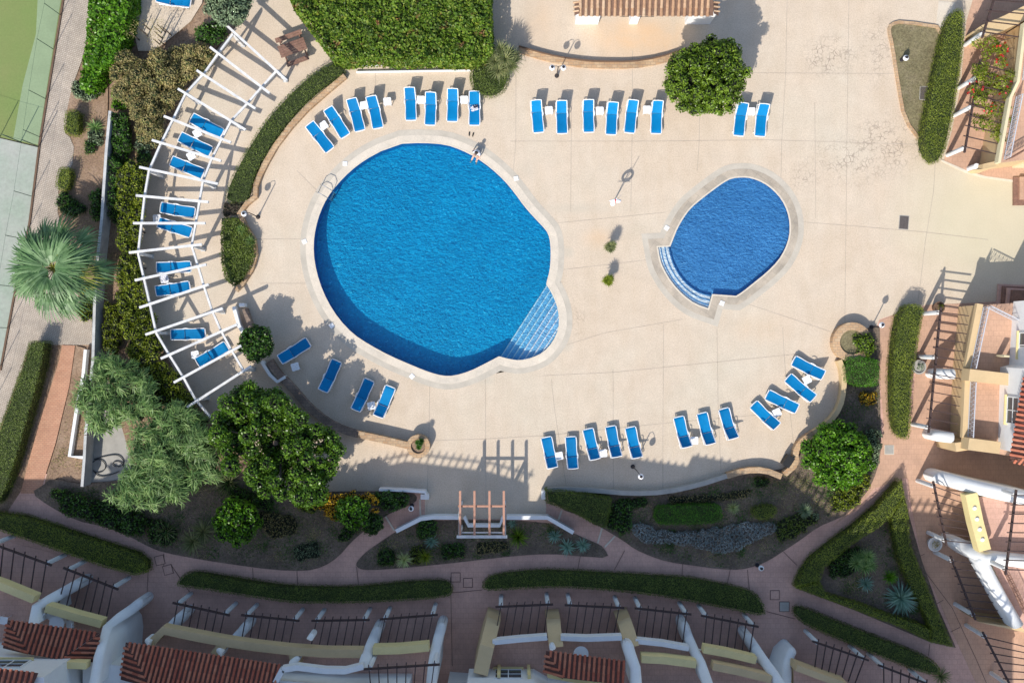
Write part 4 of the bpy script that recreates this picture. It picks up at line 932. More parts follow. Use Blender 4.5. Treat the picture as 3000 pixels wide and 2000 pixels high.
# flip-flops
for x, y, r_, lb in ((1375,393,-.1,'left black flip-flop lying on the deck above the bather'),(1386,395,-.25,'right black flip-flop lying on the deck above the bather')):
    pts = [(.045 * math.cos(t) * (1 if math.sin(t) > 0 else .8), .14 * math.sin(t)) for t in [R(20 * i) for i in range(18)]]
    b = MB().prism(pts, 0, .025); b.tube([(-.035, .0, .03), (0, .07, .06), (.035, .0, .03)], .009, 5); q = G(x, y); o = b.build('flip_flop', M['black']); o.location = (q.x, q.y, .012); o.rotation_euler.z = r_; tag(o, lb, 'flip-flop', 'black flip-flops')
# bather on the rim
def skin_obj(name, verts, edges, radii, mat, parent=None, sub=2):
    me = bpy.data.meshes.new(name); me.from_pydata(verts, edges, []); o = bpy.data.objects.new(name, me); C.objects.link(o); me.materials.append(mat)
    if parent: o.parent = parent
    sk = o.modifiers.new('s', 'SKIN'); sk.use_smooth_shade = True
    for i, r_ in enumerate(radii): me.skin_vertices[0].data[i].radius = (r_, r_) if not isinstance(r_, tuple) else r_
    me.skin_vertices[0].data[0].use_root = True
    ss = o.modifiers.new('u', 'SUBSURF'); ss.levels = sub; ss.render_levels = sub
    return o
q = G(1400, 448); F_ = Vector((-.42, -.907, 0)); face = math.atan2(F_.y, F_.x)
pr = empty('person', (q.x, q.y, .02), face); tag(pr, 'person in a white top sitting on the pool rim with legs in the water', 'person')
Vs = [(0,0,.10),(0,0,.25),(.05,0,.42),(.10,0,.52),(.14,0,.62),(.17,0,.70),(.19,0,.78),(.19,0,.86),
      (.02,.10,.10),(.42,.13,.10),(.50,.14,-.30),(.62,.15,-.34),(.02,-.10,.10),(.40,-.14,.10),(.56,-.18,-.28),(.68,-.2,-.3),
      (.10,.19,.50),(.22,.24,.30),(.40,.16,.17),(.47,.14,.15),(.10,-.19,.50),(-.05,-.27,.28),(-.12,-.28,.06),(-.10,-.28,.01)]
Es = [(0,1),(1,2),(2,3),(3,4),(4,5),(5,6),(6,7),(0,8),(8,9),(9,10),(10,11),(0,12),(12,13),(13,14),(14,15),(3,16),(16,17),(17,18),(18,19),(3,20),(20,21),(21,22),(22,23)]
rd = [(.12,.15),(.11,.14),(.11,.15),(.10,.16),.055,.06,.09,.07,.085,.06,.045,.04,.085,.06,.045,.04,.05,.04,.033,.03,.05,.04,.033,.03]
skin_obj('body', Vs, Es, rd, M['skin'], pr)
skin_obj('top', [(.02,0,.20),(.03,0,.30),(.06,0,.42),(.10,0,.54),(.11,.17,.53),(.17,.225,.42),(.11,-.17,.53),(.02,-.25,.40)], [(0,1),(1,2),(2,3),(3,4),(4,5),(3,6),(6,7)], [(.135,.165),(.13,.16),(.13,.17),(.125,.16),.085,.062,.085,.062], M['shirt'], pr)
skin_obj('shorts', [(0,0,.10),(0,0,.19),(.04,.10,.11),(.22,.115,.105),(.04,-.10,.11),(.22,-.12,.105)], [(0,1),(0,2),(2,3),(0,4),(4,5)], [(.14,.17),(.135,.16),.1,.088,.1,.088], M['navy'], pr)
hb = MB(); hb.lathe((.165, 0, .835), [(.001, .115)] + [(.105 * math.sin(R(t)), .115 * math.cos(R(t))) for t in range(15, 106, 15)], 16); hb.lathe((.12, 0, .76), [(.001, .06), (.05, .05), (.07, 0), (.06, -.08), (.001, -.13)], 12); hb.build('hair', M['hair'], pr, smooth=True)
fb = MB(); fb.tube([(.262, 0, .835), (.285, 0, .80)], [.008, .014], 6); fb.build('nose', M['skin'], pr)
for e_ in (-.032, .032): MB().lathe((.262, e_, .838), [(.001, -.01), (.01, 0), (.001, .01)], 8).build('eye', M['navy'], pr)
MB().tube([(.268, -.022, .775), (.272, 0, .773), (.268, .022, .775)], .006, 5).build('mouth', M['red'], pr)
for s in (-1, 1):
    root_ = Vs[19] if s > 0 else Vs[23]
    for k in range(5):
        a0 = (k - 2) * .28; dx = math.cos(a0) * .09; dy = math.sin(a0) * .09
        MB().tube([root_, (root_[0] + dx * .6, root_[1] + dy * .6, root_[2] + .01), (root_[0] + dx, root_[1] + dy, root_[2] - .012)], [.013, .010, .007], 6).build('finger', M['skin'], pr)
# picnic bench
q = G(855, 135, .7); pt = empty('picnic_table', (q.x, q.y, .01), R(20)); tag(pt, 'brown slatted picnic table with benches at the head of the pergola', 'picnic table')
def slats(n, wd, L, y0, z, nm):
    b = MB()
    for i in range(n): b.box((0, y0 + (i - (n - 1) / 2) * wd, z), (L, wd * .86, .04))
    b.build(nm, M['bench'], pt)
slats(5, .145, 1.6, -.12, .74, 'table_top'); slats(2, .15, 1.6, .62, .62, 'bench_seat'); slats(2, .14, 1.35, -.86, .44, 'bench_seat')
for x in (-.6, .6):
    MB().bar((x, -.9, .38), (x, .62, .56), .06, .09).bar((x, -.6, 0), (x, -.1, .7), .07, .09).bar((x, .5, 0), (x, .1, .7), .07, .09).bar((x, .62, 0), (x, .62, .58), .06, .06).build('trestle', M['bench'], pt)
# inspection covers and grates
def cover(px, py, w_, h_, rz, label, mat='paver', frame='joint2', z=.006, grp=None):
    q = G(px, py); r_ = empty('inspection_cover', (q.x, q.y, z), rz); tag(r_, label, 'inspection cover', grp)
    MB().box((0, 0, 0), (w_, h_, .012)).build('frame', M[frame], r_); MB().box((0, 0, .008), (w_ - .07, h_ - .07, .012)).build('lid', M[mat], r_)
cover(2648, 652, .58, .82, -.08, 'dark grate in a grey frame on the open deck right of the small pool', 'grate', 'concrete', .008)
cover(2706, 274, .52, .80, -.05, 'dark grate in a pale frame on the dry lawn plot', 'grate', 'concrete', .05)
cover(2605, 1317, .56, .56, 0, 'pale square cover where the east path meets the lower path', 'concrete', 'nosing', .012)
for x, y, lb in ((1335,1690,'left one of two paved covers at the central path junction'),(1371,1706,'right one of two paved covers at the central path junction'),(468,1640,'upper one of two paved covers at the left path junction'),(492,1668,'lower one of two paved covers at the left path junction'),(2270,1742,'upper one of two paved covers at the right path junction')):
    cover(x, y, .56, .56, .25 if x < 1000 else 0, lb, 'terra', z=.0, grp='paved inspection covers')
cover(2298, 1776, .6, .6, 0, 'grey concrete cover beside the last box hedge', 'concrete', 'joint2', .0)
cover(2770, 45, 1.0, 1.6, -.1, 'pale concrete slab at the top of the tall hedge', 'coping', 'coping', .006)
# tennis fence
def post_fence(name, pts, h, label, rails=(1.0,), n_each=None, mat='fence', r=.03, z0=-.02):
    root = empty(name); tag(root, label, 'fence'); P = [G(*p) for p in pts]
    for p in P: MB().tube([(p.x, p.y, z0), (p.x, p.y, h)], r, 6).build('post', M[mat], root)
    for t in rails:
        b = MB()
        for a, c in zip(P, P[1:]): b.tube([(a.x, a.y, h * t), (c.x, c.y, h * t)], r * .3, 4)
        b.build('rail', M[mat], root)
post_fence('court_fence', [(192,-60),(178,45),(157,145),(134,290),(118,402),(92,575),(68,700),(45,840),(24,960),(4,1070),(-20,1180)], 2.1, 'green court fence with slim posts along the pale cobbled path', (1.0,), r=.02)
post_fence('court_fence', [(-120,362),(0,400),(60,416),(114,430)], 2.1, 'green fence dividing the court from the grey slab', (1.0,), r=.028)
# long garden wall and yard planter
wall('garden_wall', [(322,325),(311,440),(303,560),(298,640),(285,760),(277,880),(272,1050)], 1.15, .16, 'greywall', 'long weathered white garden wall between the red soil strip and the pergola hedge')
wall('garden_wall', [(250,1275),(246,1350),(240,1425)], 1.1, .16, 'greywall', 'lower end of the weathered garden wall beside the pump yard')
wall('garden_wall', [(272,1052),(262,1150),(250,1273)], 1.1, .16, 'greywall', 'middle stretch of the garden wall under the lance-leaved tree')
wall('yard_planter', [(250,1024),(243,1100),(222,1210),(203,1336),(244,1340)], .35, .18, 'white', 'white low planter frame against the outside of the garden wall')
def hose(pts, label, z=.0):
    o = MB().tube([G(x, y, 0) + Vector((0, 0, z + .03)) for x, y in smooth_loop(pts, 3, False)], .028, 6).build('hose', M['hose'], smooth=True); tag(o, label, 'hose', 'hoses in the pump yard')
hose([(276,1345),(310,1335),(345,1330),(362,1345),(362,1362),(345,1368),(328,1360),(336,1350),(355,1352),(362,1366)], 'black hose looping near the pump yard wall, upper coil')
hose([(270,1355),(285,1343),(305,1350),(312,1368),(300,1382),(280,1385),(270,1372),(290,1398),(330,1388),(350,1380)], 'black hose curling lower in the pump yard')

# ---------------------------------------------------------------- clipped hedges
hedge([(85,998),(130,1002),(122,1060),(100,1150),(72,1250),(48,1335),(20,1420),(-10,1480),(-60,1460),(-30,1330),(0,1240),(30,1160),(55,1090)], 1.15, 'hedge_dark', 'long dark clipped hedge between the cobbled path and the brick path, far left')
hedge(smooth_loop([(192,320),(228,322),(230,350),(228,394),(190,392),(186,380),(187,350)], 1), .85, 'hedge_top', 'small square clipped hedge block on the red soil, upper one of the two', group='small hedge blocks')
hedge(smooth_loop([(176,487),(206,492),(206,520),(196,558),(163,554),(161,530),(168,500)], 1), .8, 'hedge_top', 'small square clipped hedge block on the red soil, lower one of the two', group='small hedge blocks')
thicket([(162,570),(190,562),(215,585),(245,600),(240,628),(205,632),(170,618)], .75, 'lf_deep', 'low dark shrub beside the cobbled path below the small hedge blocks', r=.28, size=.1, dens=110)
hedge(smooth_loop([(980,176),(1000,190),(1012,212),(960,246),(905,292),(858,342),(815,396),(778,452),(748,510),(735,560),(722,592),(655,594),(662,550),(690,490),(730,420),(775,350),(830,288),(880,240),(930,202)], 1), .55, 'hedge_dark', 'long curved clipped hedge above the pool, running down beside the pergola', dens=300, lump=.06)
hedge([(651,640),(690,638),(722,665),(742,700),(746,742),(732,785),(704,826),(680,835),(658,815),(649,770),(647,700)], .6, 'hedge_dark', 'leaf-shaped hedge island between the pergola and the round pool', size=.09, lump=.1, rough=.8)
thicket([(655,594),(722,594),(712,630),(655,636)], .35, 'twig', 'patch of bare twiggy shrub at the foot of the curved hedge', r=.2, size=.09, aspect=.2, dens=200)
hedge(smooth_loop([(2796,26),(2822,28),(2828,60),(2822,150),(2812,230),(2795,330),(2778,420),(2756,472),(2738,474),(2712,436),(2706,400),(2718,330),(2736,240),(2756,150),(2772,80)], 1), 1.15, 'hedge_top', 'tall tapering clipped hedge beside the dry lawn plot')
hedge(smooth_loop([(2642,893),(2712,892),(2700,950),(2684,1050),(2673,1120),(2670,1200),(2668,1286),(2642,1286),(2620,1250),(2614,1130),(2620,1010)], 1), 1.1, 'hedge_top', 'tall upright clipped hedge left of the tan house terrace')
hedge([(-40,1500),(60,1512),(150,1540),(300,1590),(400,1622),(430,1648),(430,1676),(395,1686),(300,1660),(100,1590),(0,1556),(-40,1545)], .95, 'hedge_top', 'clipped hedge along the lower left house terrace, its far end in the sun')
hedge(smooth_loop([(515,1708),(540,1680),(580,1678),(655,1691),(750,1707),(846,1720),(1000,1723),(1091,1718),(1200,1706),(1298,1702),(1322,1716),(1326,1738),(1306,1750),(1187,1760),(1027,1767),(900,1767),(846,1765),(687,1742),(591,1725),(520,1718)], 1), .9, 'hedge_dark', 'long shaded clipped hedge in front of the lower middle-left houses')
hedge(smooth_loop([(1412,1732),(1418,1705),(1440,1688),(1520,1676),(1605,1672),(1764,1679),(1950,1690),(2053,1699),(2168,1724),(2218,1740),(2242,1775),(2243,1806),(2168,1791),(2053,1767),(1900,1741),(1760,1728),(1637,1720),(1500,1726)], 1), .9, 'hedge_dark', 'long shaded clipped hedge in front of the lower middle-right houses')
hedge(smooth_loop([(2331,1781),(2360,1782),(2500,1840),(2605,1880),(2711,1922),(2757,1952),(2752,1984),(2640,1949),(2500,1890),(2400,1850),(2334,1815)], 1), .9, 'hedge_dark', 'shaded clipped hedge at the lower right, just below the triangular hedge')
# triangular hedge ring in three arms
tri = [([(2642,1405),(2652,1452),(2612,1516),(2560,1556),(2500,1592),(2455,1632),(2415,1664),(2403,1704),(2333,1722),(2350,1678),(2378,1637),(2436,1591),(2500,1545),(2570,1486)], 0), ([(2652,1452),(2662,1500),(2668,1590),(2690,1647),(2746,1783),(2795,1896),(2728,1880),(2730,1846),(2712,1801),(2668,1713),(2632,1625),(2612,1516)], 1), ([(2333,1722),(2403,1704),(2420,1740),(2535,1774),(2605,1802),(2693,1826),(2730,1846),(2728,1880),(2640,1837),(2500,1784)], 2)]
th = empty('triangular_hedge'); tag(th, 'clipped hedge ring round a triangular bed of agaves, lower right', 'hedge')
for pxs, i in tri:
    o = hedge(pxs, 1.0, 'hedge_top', None, None); o.parent = th; o.name = 'hedge_arm'
    for kk in ('label', 'category'): 
        if kk in o: del o[kk]
hedge([(1598,1436),(1650,1440),(1720,1448),(1792,1462),(1788,1500),(1776,1546),(1740,1536),(1690,1506),(1640,1486),(1602,1474)], 1.25, 'hedge_dark', 'large box hedge at the right of the entrance', rough=.7, lump=.1)
hedge(smooth_loop([(1922,1486),(1970,1482),(2060,1478),(2108,1480),(2118,1500),(2112,1530),(2060,1535),(1960,1538),(1918,1530)], 1), .9, 'lf_grass', 'bright green box hedge lying in the shaded bed', rough=.6)
hedge(smooth_loop([(2210,1486),(2250,1480),(2276,1484),(2280,1500),(2262,1520),(2220,1524),(2206,1508)], 1), .8, 'hedge_top', 'short box hedge right of the pale spiky plant in the shaded bed')
hedge([(2480,1048),(2520,1044),(2574,1056),(2578,1090),(2568,1130),(2520,1132),(2480,1118),(2476,1080)], 1.0, 'lf_grass', 'square box hedge just below the large round stone planter', rough=.7, lump=.12)
# the big flowering hedge at the top
hedge([(800,-120),(852,0),(862,22),(885,52),(920,96),(950,136),(972,168),(1005,175),(1040,168),(1100,164),(1150,172),(1215,172),(1260,168),(1320,176),(1370,176),(1418,170),(1442,150),(1440,90),(1436,0),(1440,-120)], 2.1, 'lf_mass', 'huge flowering hedge filling the top of the picture, with red and yellow patches', cat='hedge', size=.18, dens=260, lump=.35, rough=.9, name='flowering_hedge')
# tall green hedge top left
hedge([(262,-40),(384,-40),(380,20),(372,60),(360,105),(345,150),(325,185),(300,200),(285,230),(262,262),(240,262),(236,236),(243,180),(256,90)], 1.6, 'lf_bright', 'tall bright green leafy hedge at the top left beside the cobbled path', size=.2, dens=190, lump=.25, rough=.8, name='leafy_hedge')

# ---------------------------------------------------------------- shrubs and trees
tree(2072, 226, 112, 2.9, .72, 'lf_green', 'round-headed dense green tree standing on the deck right of the bar', r=.33, size=.13, dens=150, cat='tree')
tree(2455, 1334, 98, 1.9, .6, 'lf_bright', 'round bright green tree in the planter at the lower right of the deck', r=.34, size=.145, dens=120)
tree(752, 1004, 50, 1.5, .8, 'lf_deep', 'small dark round tree between the two white angled walls', r=.24, size=.13, dens=110)
tree(695, 1524, 66, 1.9, .6, 'lf_bright', 'bright sunlit round shrub tree in the shaded lower left bed', r=.30, size=.16, dens=85)
tree(1035, 1498, 46, 1.7, .6, 'lf_bright', 'bright green small tree among orange croton leaves', r=.26, size=.15, dens=90)
tree(1090, 1535, 30, 1.0, .7, 'lf_deep', 'dark small round shrub beside the branch path left of the entrance', r=.2, size=.12, dens=110)
big = [(690,1130),(735,1090),(760,1140),(800,1150),(845,1180),(890,1215),(940,1245),(985,1280),(1000,1320),(985,1370),(960,1420),(965,1450),(930,1490),(880,1495),(820,1480),(760,1460),(700,1420),(640,1370),(615,1320),(605,1250),(625,1190)]
bt = thicket(big, 4.6, 'lf_tree', 'largest dark green tree, spreading over the lower left curve of the deck', cat='tree', r=.48, n=135, size=.16, aspect=.6, dens=100, zvar=2.3, name='large_tree', trunk=False)
q = G(800, 1300, 3.5); b = MB(); b.tube([(q.x, q.y, 0), (q.x + .1, q.y, 1.6), (q.x, q.y, 3.0)], [.28, .22, .15], 10)
for i in range(9):
    a = i * .7; b.tube([(q.x, q.y, 1.8), (q.x + 1.2 * math.cos(a), q.y + 1.0 * math.sin(a), 2.8), (q.x + 2.7 * math.cos(a), q.y + 2.3 * math.sin(a), 3.7)], [.12, .08, .03], 6)
b.build('trunk', M['trunk'], bt)
# lance-leaved pale trees: drooping long leaves in sprays
def spray_tree(px, zt, n, label, mat='lf_willow', L=.62, dens=26, r=.5, zc=2.2, name='lance_leaved_tree', n_lump=60):
    poly = g2(px, zt); pts = rand_in_poly(poly, int(n_lump * 1.7), .22, r * .5); root = empty(name); tag(root, label, 'tree'); P = []; D = []; U = []
    cs = []; rs = []
    for x, y in pts:
        z = zt - random.uniform(.2, 1.3); cs.append((x, y, z - .15)); rs.append(r * .8)
        m = int(dens * 3.4 * math.pi * r * r); d = sphere_dirs(m, .1); az = random.uniform(0, 6.28)
        rad = r * (.35 + .75 * rng.random(m)); P.append(np.array([x, y, z]) + d * rad[:, None] * [1, 1, .7]); D.append(d + [0, 0, .8])
        U.append(d * [1, 1, 0] + rng.normal(0, .35, (m, 3)) * [1, 1, .4] + np.array([math.cos(az), math.sin(az), 0]) * .5 + [0, 0, -.25])
    V = leaves(np.concatenate(P), np.concatenate(D), L * .72, .10, .35, dirs=np.concatenate(U))
    body = lumpy_body([(c[0], c[1], c[2] - .25) for c in cs], rs, .62)
    foliage_obj('foliage', V, [M[mat], M['under']], root, base=body)
    cx, cy = pts[:, 0].mean(), pts[:, 1].mean(); b = MB(); b.tube([(cx, cy, 0), (cx + .1, cy, zt * .5), (cx, cy, zt * .7)], [.16, .13, .1], 8)
    for c in cs[::4]: b.tube([(cx, cy, zt * .45), ((cx + c[0]) / 2, (cy + c[1]) / 2, zt * .6), (c[0], c[1], c[2])], [.08, .05, .02], 5)
    b.build('trunk', M['trunk'], root); return root
spray_tree([(250,1075),(268,1030),(325,1045),(345,1030),(395,1075),(430,1110),(455,1170),(430,1215),(395,1240),(340,1245),(300,1280),(255,1285),(228,1240),(182,1185),(215,1140)], 3.0, 60, 'pale lance-leaved tree leaning over the garden wall, upper of the two', n_lump=42)
spray_tree([(400,1190),(440,1150),(475,1180),(530,1190),(590,1225),(612,1262),(605,1310),(650,1370),(640,1410),(570,1425),(530,1470),(470,1478),(425,1510),(345,1500),(300,1455),(335,1400),(372,1360),(358,1300),(370,1260),(420,1240)], 3.2, 110, 'pale lance-leaved tree left of the largest green tree, lower of the two', n_lump=88)
# hedge with yellow-green leaves behind the pergola
thicket([(352,470),(415,470),(428,500),(418,600),(410,660),(398,740),(352,740),(335,640),(340,560)], 2.0, 'lf_yel', 'olive loose hedge left of the pergola, upper stretch', r=.34, size=.12, dens=110, zvar=.6, cat='hedge', name='loose_hedge')
thicket([(345,745),(400,748),(418,820),(432,890),(452,960),(470,1010),(455,1060),(410,1090),(375,1060),(352,960),(338,850)], 2.0, 'lf_yel', 'yellow-green loose hedge left of the pergola, middle stretch', r=.34, size=.12, dens=110, zvar=.6, cat='hedge', name='loose_hedge')
thicket([(425,1065),(480,1055),(520,1100),(560,1160),(585,1210),(560,1235),(500,1200),(440,1150),(420,1110)], 1.8, 'lf_yel', 'yellow-green loose hedge at the lower end of the pergola', r=.34, size=.12, dens=110, zvar=.5, cat='hedge', name='loose_hedge')
thicket([(325,330),(372,330),(380,420),(352,480),(340,600),(330,700),(312,620),(318,480)], 1.3, 'lf_deep', 'dark low shrubs at the foot of the garden wall', r=.3, size=.12, dens=90, zvar=.7)
thicket([(395,430),(440,440),(425,480),(395,470)], 1.3, 'lf_deep', 'dark shrub at the bend of the pergola rail', r=.28, size=.12, dens=90)
# khaki shrubs top left
thicket([(318,180),(360,150),(410,170),(450,140),(500,130),(540,120),(590,130),(625,150),(610,185),(560,230),(520,285),(480,330),(470,380),(440,430),(400,400),(385,340),(350,300),(320,260)], 1.8, 'lf_brown', 'broad khaki twiggy shrub mass at the head of the pergola', r=.42, size=.11, aspect=.4, dens=230, zvar=1.0, under='under_g', inner=.35, cat='shrub', name='twiggy_shrub')
thicket([(350,60),(400,30),(450,20),(490,50),(485,110),(440,140),(380,130),(345,110)], 2.2, 'lf_brown', 'nearly bare twiggy shrub below the wide blue lounger', r=.42, n=9, size=.09, aspect=.3, dens=45, zvar=.9, inner=.3, sparse=True, name='twiggy_shrub')
thicket([(565,75),(640,60),(668,80),(640,130),(600,120),(570,125)], 1.3, 'lf_deep', 'dark green shrub behind the top of the pergola', r=.36, size=.14, dens=90)
thicket([(396,390),(438,380),(455,420),(430,450),(395,430)], 1.1, 'lf_olive', 'small grey-green shrub between the garden wall and the pergola', r=.24, size=.1, dens=120)
thicket([(320,245),(368,258),(372,318),(330,322)], 1.0, 'lf_bright', 'bright green shrub at the top end of the garden wall', r=.26, size=.12, dens=110)
thicket([(212,235),(260,235),(288,262),(275,292),(228,290),(208,262)], .9, 'lf_olive', 'grey-green round shrub at the lower tip of the leafy hedge', r=.26, size=.10, dens=130)
thicket([(245,410),(278,415),(276,448),(245,446)], .6, 'lf_deep', 'small dark ball shrub on the red soil strip', r=.2, size=.09, dens=130)
tree(672, 12, 66, 2.4, .7, 'lf_olive', 'grey-green round tree at the top edge above the pergola', r=.34, size=.16, aspect=.4, dens=110)
thicket([(260,560),(290,545),(296,640),(262,640)], .9, 'lf_deep', 'dark green shrub leaning on the garden wall above the palm', r=.28, size=.14, dens=90)
# round bush + yucca beside the big hedge
hedge([(int(1434 + 58 * math.cos(R(a))), int(222 + 58 * math.sin(R(a)))) for a in range(0, 360, 20)], .75, 'hedge_dark', 'round clipped bush below the spiky yucca, right of the towel lounger', cat='bush', name='round_bush', lump=.12)
def yucca_clump(px, py, z, rad, mat, label, heads=7, blades=70, W=.05, spread=.5, cat='yucca', group=None, z0=0):
    q = G(px, py, z); root = empty('yucca', (q.x, q.y, z0)); tag(root, label, cat, group); b = MB(); t = MB()
    for h in range(heads):
        a = h * 2.4; rr = spread * rad * math.sqrt((h + .3) / heads); hx, hy = rr * math.cos(a), rr * math.sin(a); hz = z * random.uniform(.6, 1.0)
        for i in range(blades): 
            tt = (i + .5) / blades; blade(b, (hx, hy, hz), i * 2.4, -.3 + 1.6 * tt, rad * .55 * random.uniform(.8, 1.1), W, .4)
        t.tube([(0, 0, 0), (hx * .7, hy * .7, hz * .5), (hx, hy, hz)], [.08, .06, .05], 6)
    b.build('leaves', M[mat], root); t.build('trunk', M['trunk'], root); return root
yucca_clump(1474, 172, 1.7, 1.35, 'yucca', 'spiky many-headed yucca at the right corner of the big flowering hedge', 9, 60)
for (x, y, lb) in ((1790,722,'upper of two small spiky shrubs growing out of the deck between the pools'),(1784,820,'lower of two small spiky shrubs growing out of the deck between the pools')):
    yucca_clump(x, y, .95, .62, 'yucca' if y < 800 else 'lf_yel', lb, 5, 40, .05, .3, 'spiky shrub', 'spiky shrubs between the pools')
    q = G(x, y, .9); c = [(q.x + .12 * math.cos(i * 1.3), q.y + .12 * math.sin(i * 1.3), .35 + .1 * i) for i in range(6)]
    o = foliage_obj('foliage', lump_leaves([(0.1 * math.cos(i * 1.3), .1 * math.sin(i * 1.3), .3 + .1 * i) for i in range(6)], [.14] * 6, 240, .09, .4), [M['yucca'], M['under']], C.objects[-1] if False else None)
    o.location = (q.x, q.y, 0); pr_ = [e for e in C.objects if e.name.startswith('yucca') and e.get('label') == lb][0]; o.parent = pr_; o.location = (0, 0, 0)
# fan palm
def fan_palm(px, py, zc, rad, label, n=36):
    q = G(px, py, zc); root = empty('fan_palm', (q.x, q.y, 0)); tag(root, label, 'palm tree')
    bs = {'palm': MB(), 'palm_y': MB()}; st = MB()
    for i in range(n):
        t = (i + .5) / n; az = i * 2.4 + random.uniform(-.15, .15); el = -.35 + 1.5 * t; PL = rad * (.12 + .42 * (1 - t) ** .8) * random.uniform(.8, 1.15)
        e = Vector((math.cos(az) * math.cos(el), math.sin(az) * math.cos(el), math.sin(el) * .8)); c = Vector((0, 0, zc)) + e * PL
        st.tube([(0, 0, zc - .1), (0, 0, zc) + e * PL * .5 + Vector((0, 0, .05)) if False else Vector((0, 0, zc)) + e * PL * .5 + Vector((0, 0, .05)), c], [.03, .022, .014], 5)
        key = 'palm_y' if (i % 9 == 4 and math.cos(az) > -.1 and math.sin(az) > -.6) else 'palm'; b = bs[key]
        FR = rad * .55 * random.uniform(.8, 1.15)
        for k in range(17):
            a2 = az + (k - 8) / 8 * 1.15 + random.uniform(-.04, .04); ee = el * .55 - .1 - abs(k - 8) * .03; L = FR * (1 - .035 * abs(k - 8)) * random.uniform(.85, 1.05)
            blade(b, c, a2, ee, L, .12, 1.0, 4)
    for k_, b in bs.items(): b.build('fronds', M[k_], root)
    st.build('stalks', M['palm_y'], root)
    MB().tube([(0, 0, 0), (.03, 0, zc * .5), (0, 0, zc)], [.22, .18, .2], 12).build('trunk', M['trunk'], root)
fan_palm(158, 785, 3.2, 3.5, 'large fan palm at the left edge, some fronds yellowed')
# small palms / agaves / spiky plants
rosette(275, 372, .3, .62, 'lf_willow', 'pale green spiky plant on the red soil beside the small hedge blocks', 36, .08, 'spiky_plant', 'spiky plant', el=(.05, 1.1))
thicket([(255,380),(300,385),(296,430),(262,420)], .5, 'lf_olive', 'pale low shrub under the spiky plant on the red soil', r=.2, size=.1, dens=90)
for x, y, rd, mt, lb in [(1625,1572,.5,'agave','agave left of three in the bed right of the arbour'),(1662,1604,.62,'agave','middle agave of three in the bed right of the arbour'),(1708,1598,.55,'agave','right agave of three in the bed right of the arbour')]:
    rosette(x, y, .3, rd, mt, lb, 44, .07, group='agaves in the bed right of the arbour')
rosette(1518, 1575, .4, .78, 'lf_green', 'dark green spreading spiky plant against the arbour', 60, .07, 'spiky_plant', 'spiky plant')
rosette(1184, 1640, .7, .62, 'agave_y', 'pale yellow yucca glowing in the bed left of the arbour', 70, .045, 'yucca', 'yucca', stem=.5)
rosette(1246, 1632, .6, .58, 'lf_yel', 'green yucca right of the pale yellow one', 60, .045, 'yucca', 'yucca', stem=.4)
rosette(1262, 1588, .4, .55, 'agave', 'grey-green agave above the green yucca left of the arbour', 44, .06)
rosette(1500, 1535, .3, .35, 'agave', 'small agave tucked beside the arbour corner', 30, .05)
rosette(2150, 1488, .3, .5, 'agave_y', 'pale tufted grass plant between the two box hedges in the shaded bed', 80, .03, 'tufted_plant', 'tufted plant', el=(.1, 1.4))
rosette(2362, 1497, .8, .55, 'lf_olive', 'spiky shrub at the right end of the shaded bed', 70, .05, 'spiky_plant', 'spiky plant', stem=.4)
rosette(2645, 1755, .5, 1.15, 'agave', 'largest blue-green agave in the triangular bed', 90, .10)
rosette(2540, 1712, .35, .6, 'agave', 'small agave at the lower left of the triangular bed', 48, .06)
rosette(2608, 1690, .6, .55, 'lf_bright', 'bright green spiky yucca in the triangular bed', 90, .045, 'yucca', 'yucca', stem=.4)
yucca_clump(2532, 1646, 1.2, 1.1, 'lf_willow', 'pale many-headed yucca at the upper left of the triangular bed', 6, 50, .05)
rosette(2770, 1990, .8, .7, 'yucca', 'dark spiky plant at the very bottom near the right corner', 60, .05, 'spiky_plant', 'spiky plant')
for x, y, lb in ((482,1560,'dark spiky plant left of the sunlit shrub in the lower left bed'),(560,1590,'second dark spiky plant in the lower left bed, closer to the path'),(590,1560,'third dark spiky plant in the lower left bed, beside the sunlit shrub'),(665,1415,'spiky plant at the lower edge of the lance-leaved tree')):
    rosette(x, y, .5, .95, 'yucca', lb, 70, .06, 'spiky_plant', 'spiky plant', 'dark spiky plants in the lower left bed')
# orange croton bushes
thicket([(895,1478),(940,1446),(1000,1436),(1060,1438),(1105,1455),(1118,1495),(1092,1510),(1062,1470),(1005,1468),(985,1500),(940,1500)], 1.7, 'lf_orange', 'orange and yellow leaved bush along the deck wall', r=.2, size=.13, dens=110, zvar=.3, cat='bush', n=34)
thicket([(955,1480),(1000,1475),(1002,1515),(980,1525),(950,1505)], 1.5, 'lf_orange', 'orange leaved bush left of the bright small tree', r=.2, size=.13, dens=110, zvar=.3, cat='bush')
thicket([(1085,1445),(1180,1442),(1200,1460),(1190,1488),(1130,1495),(1100,1480)], 1.3, 'lf_deep', 'dark bush behind the thin white wall left of the entrance', r=.3, size=.13, dens=90)
thicket([(860,1440),(930,1440),(920,1500),(870,1500)], 1.0, 'lf_yel', 'yellow-green bush under the edge of the largest tree', r=.28, size=.14, dens=90)
thicket([(1218,1540),(1250,1520),(1278,1530),(1280,1570),(1240,1582),(1218,1570)], 1.0, 'lf_deep', 'dark round bush behind the white wall left of the arbour', r=.26, size=.11, dens=120)
thicket([(1290,1600),(1350,1590),(1362,1630),(1310,1645),(1290,1630)], .8, 'lf_deep', 'dark low shrub below the arbour, left side', r=.26, size=.1, dens=120)
thicket([(1100,1620),(1150,1610),(1160,1655),(1108,1660)], .7, 'lf_deep', 'dark low shrub left of the pale yellow yucca', r=.26, size=.1, dens=120)
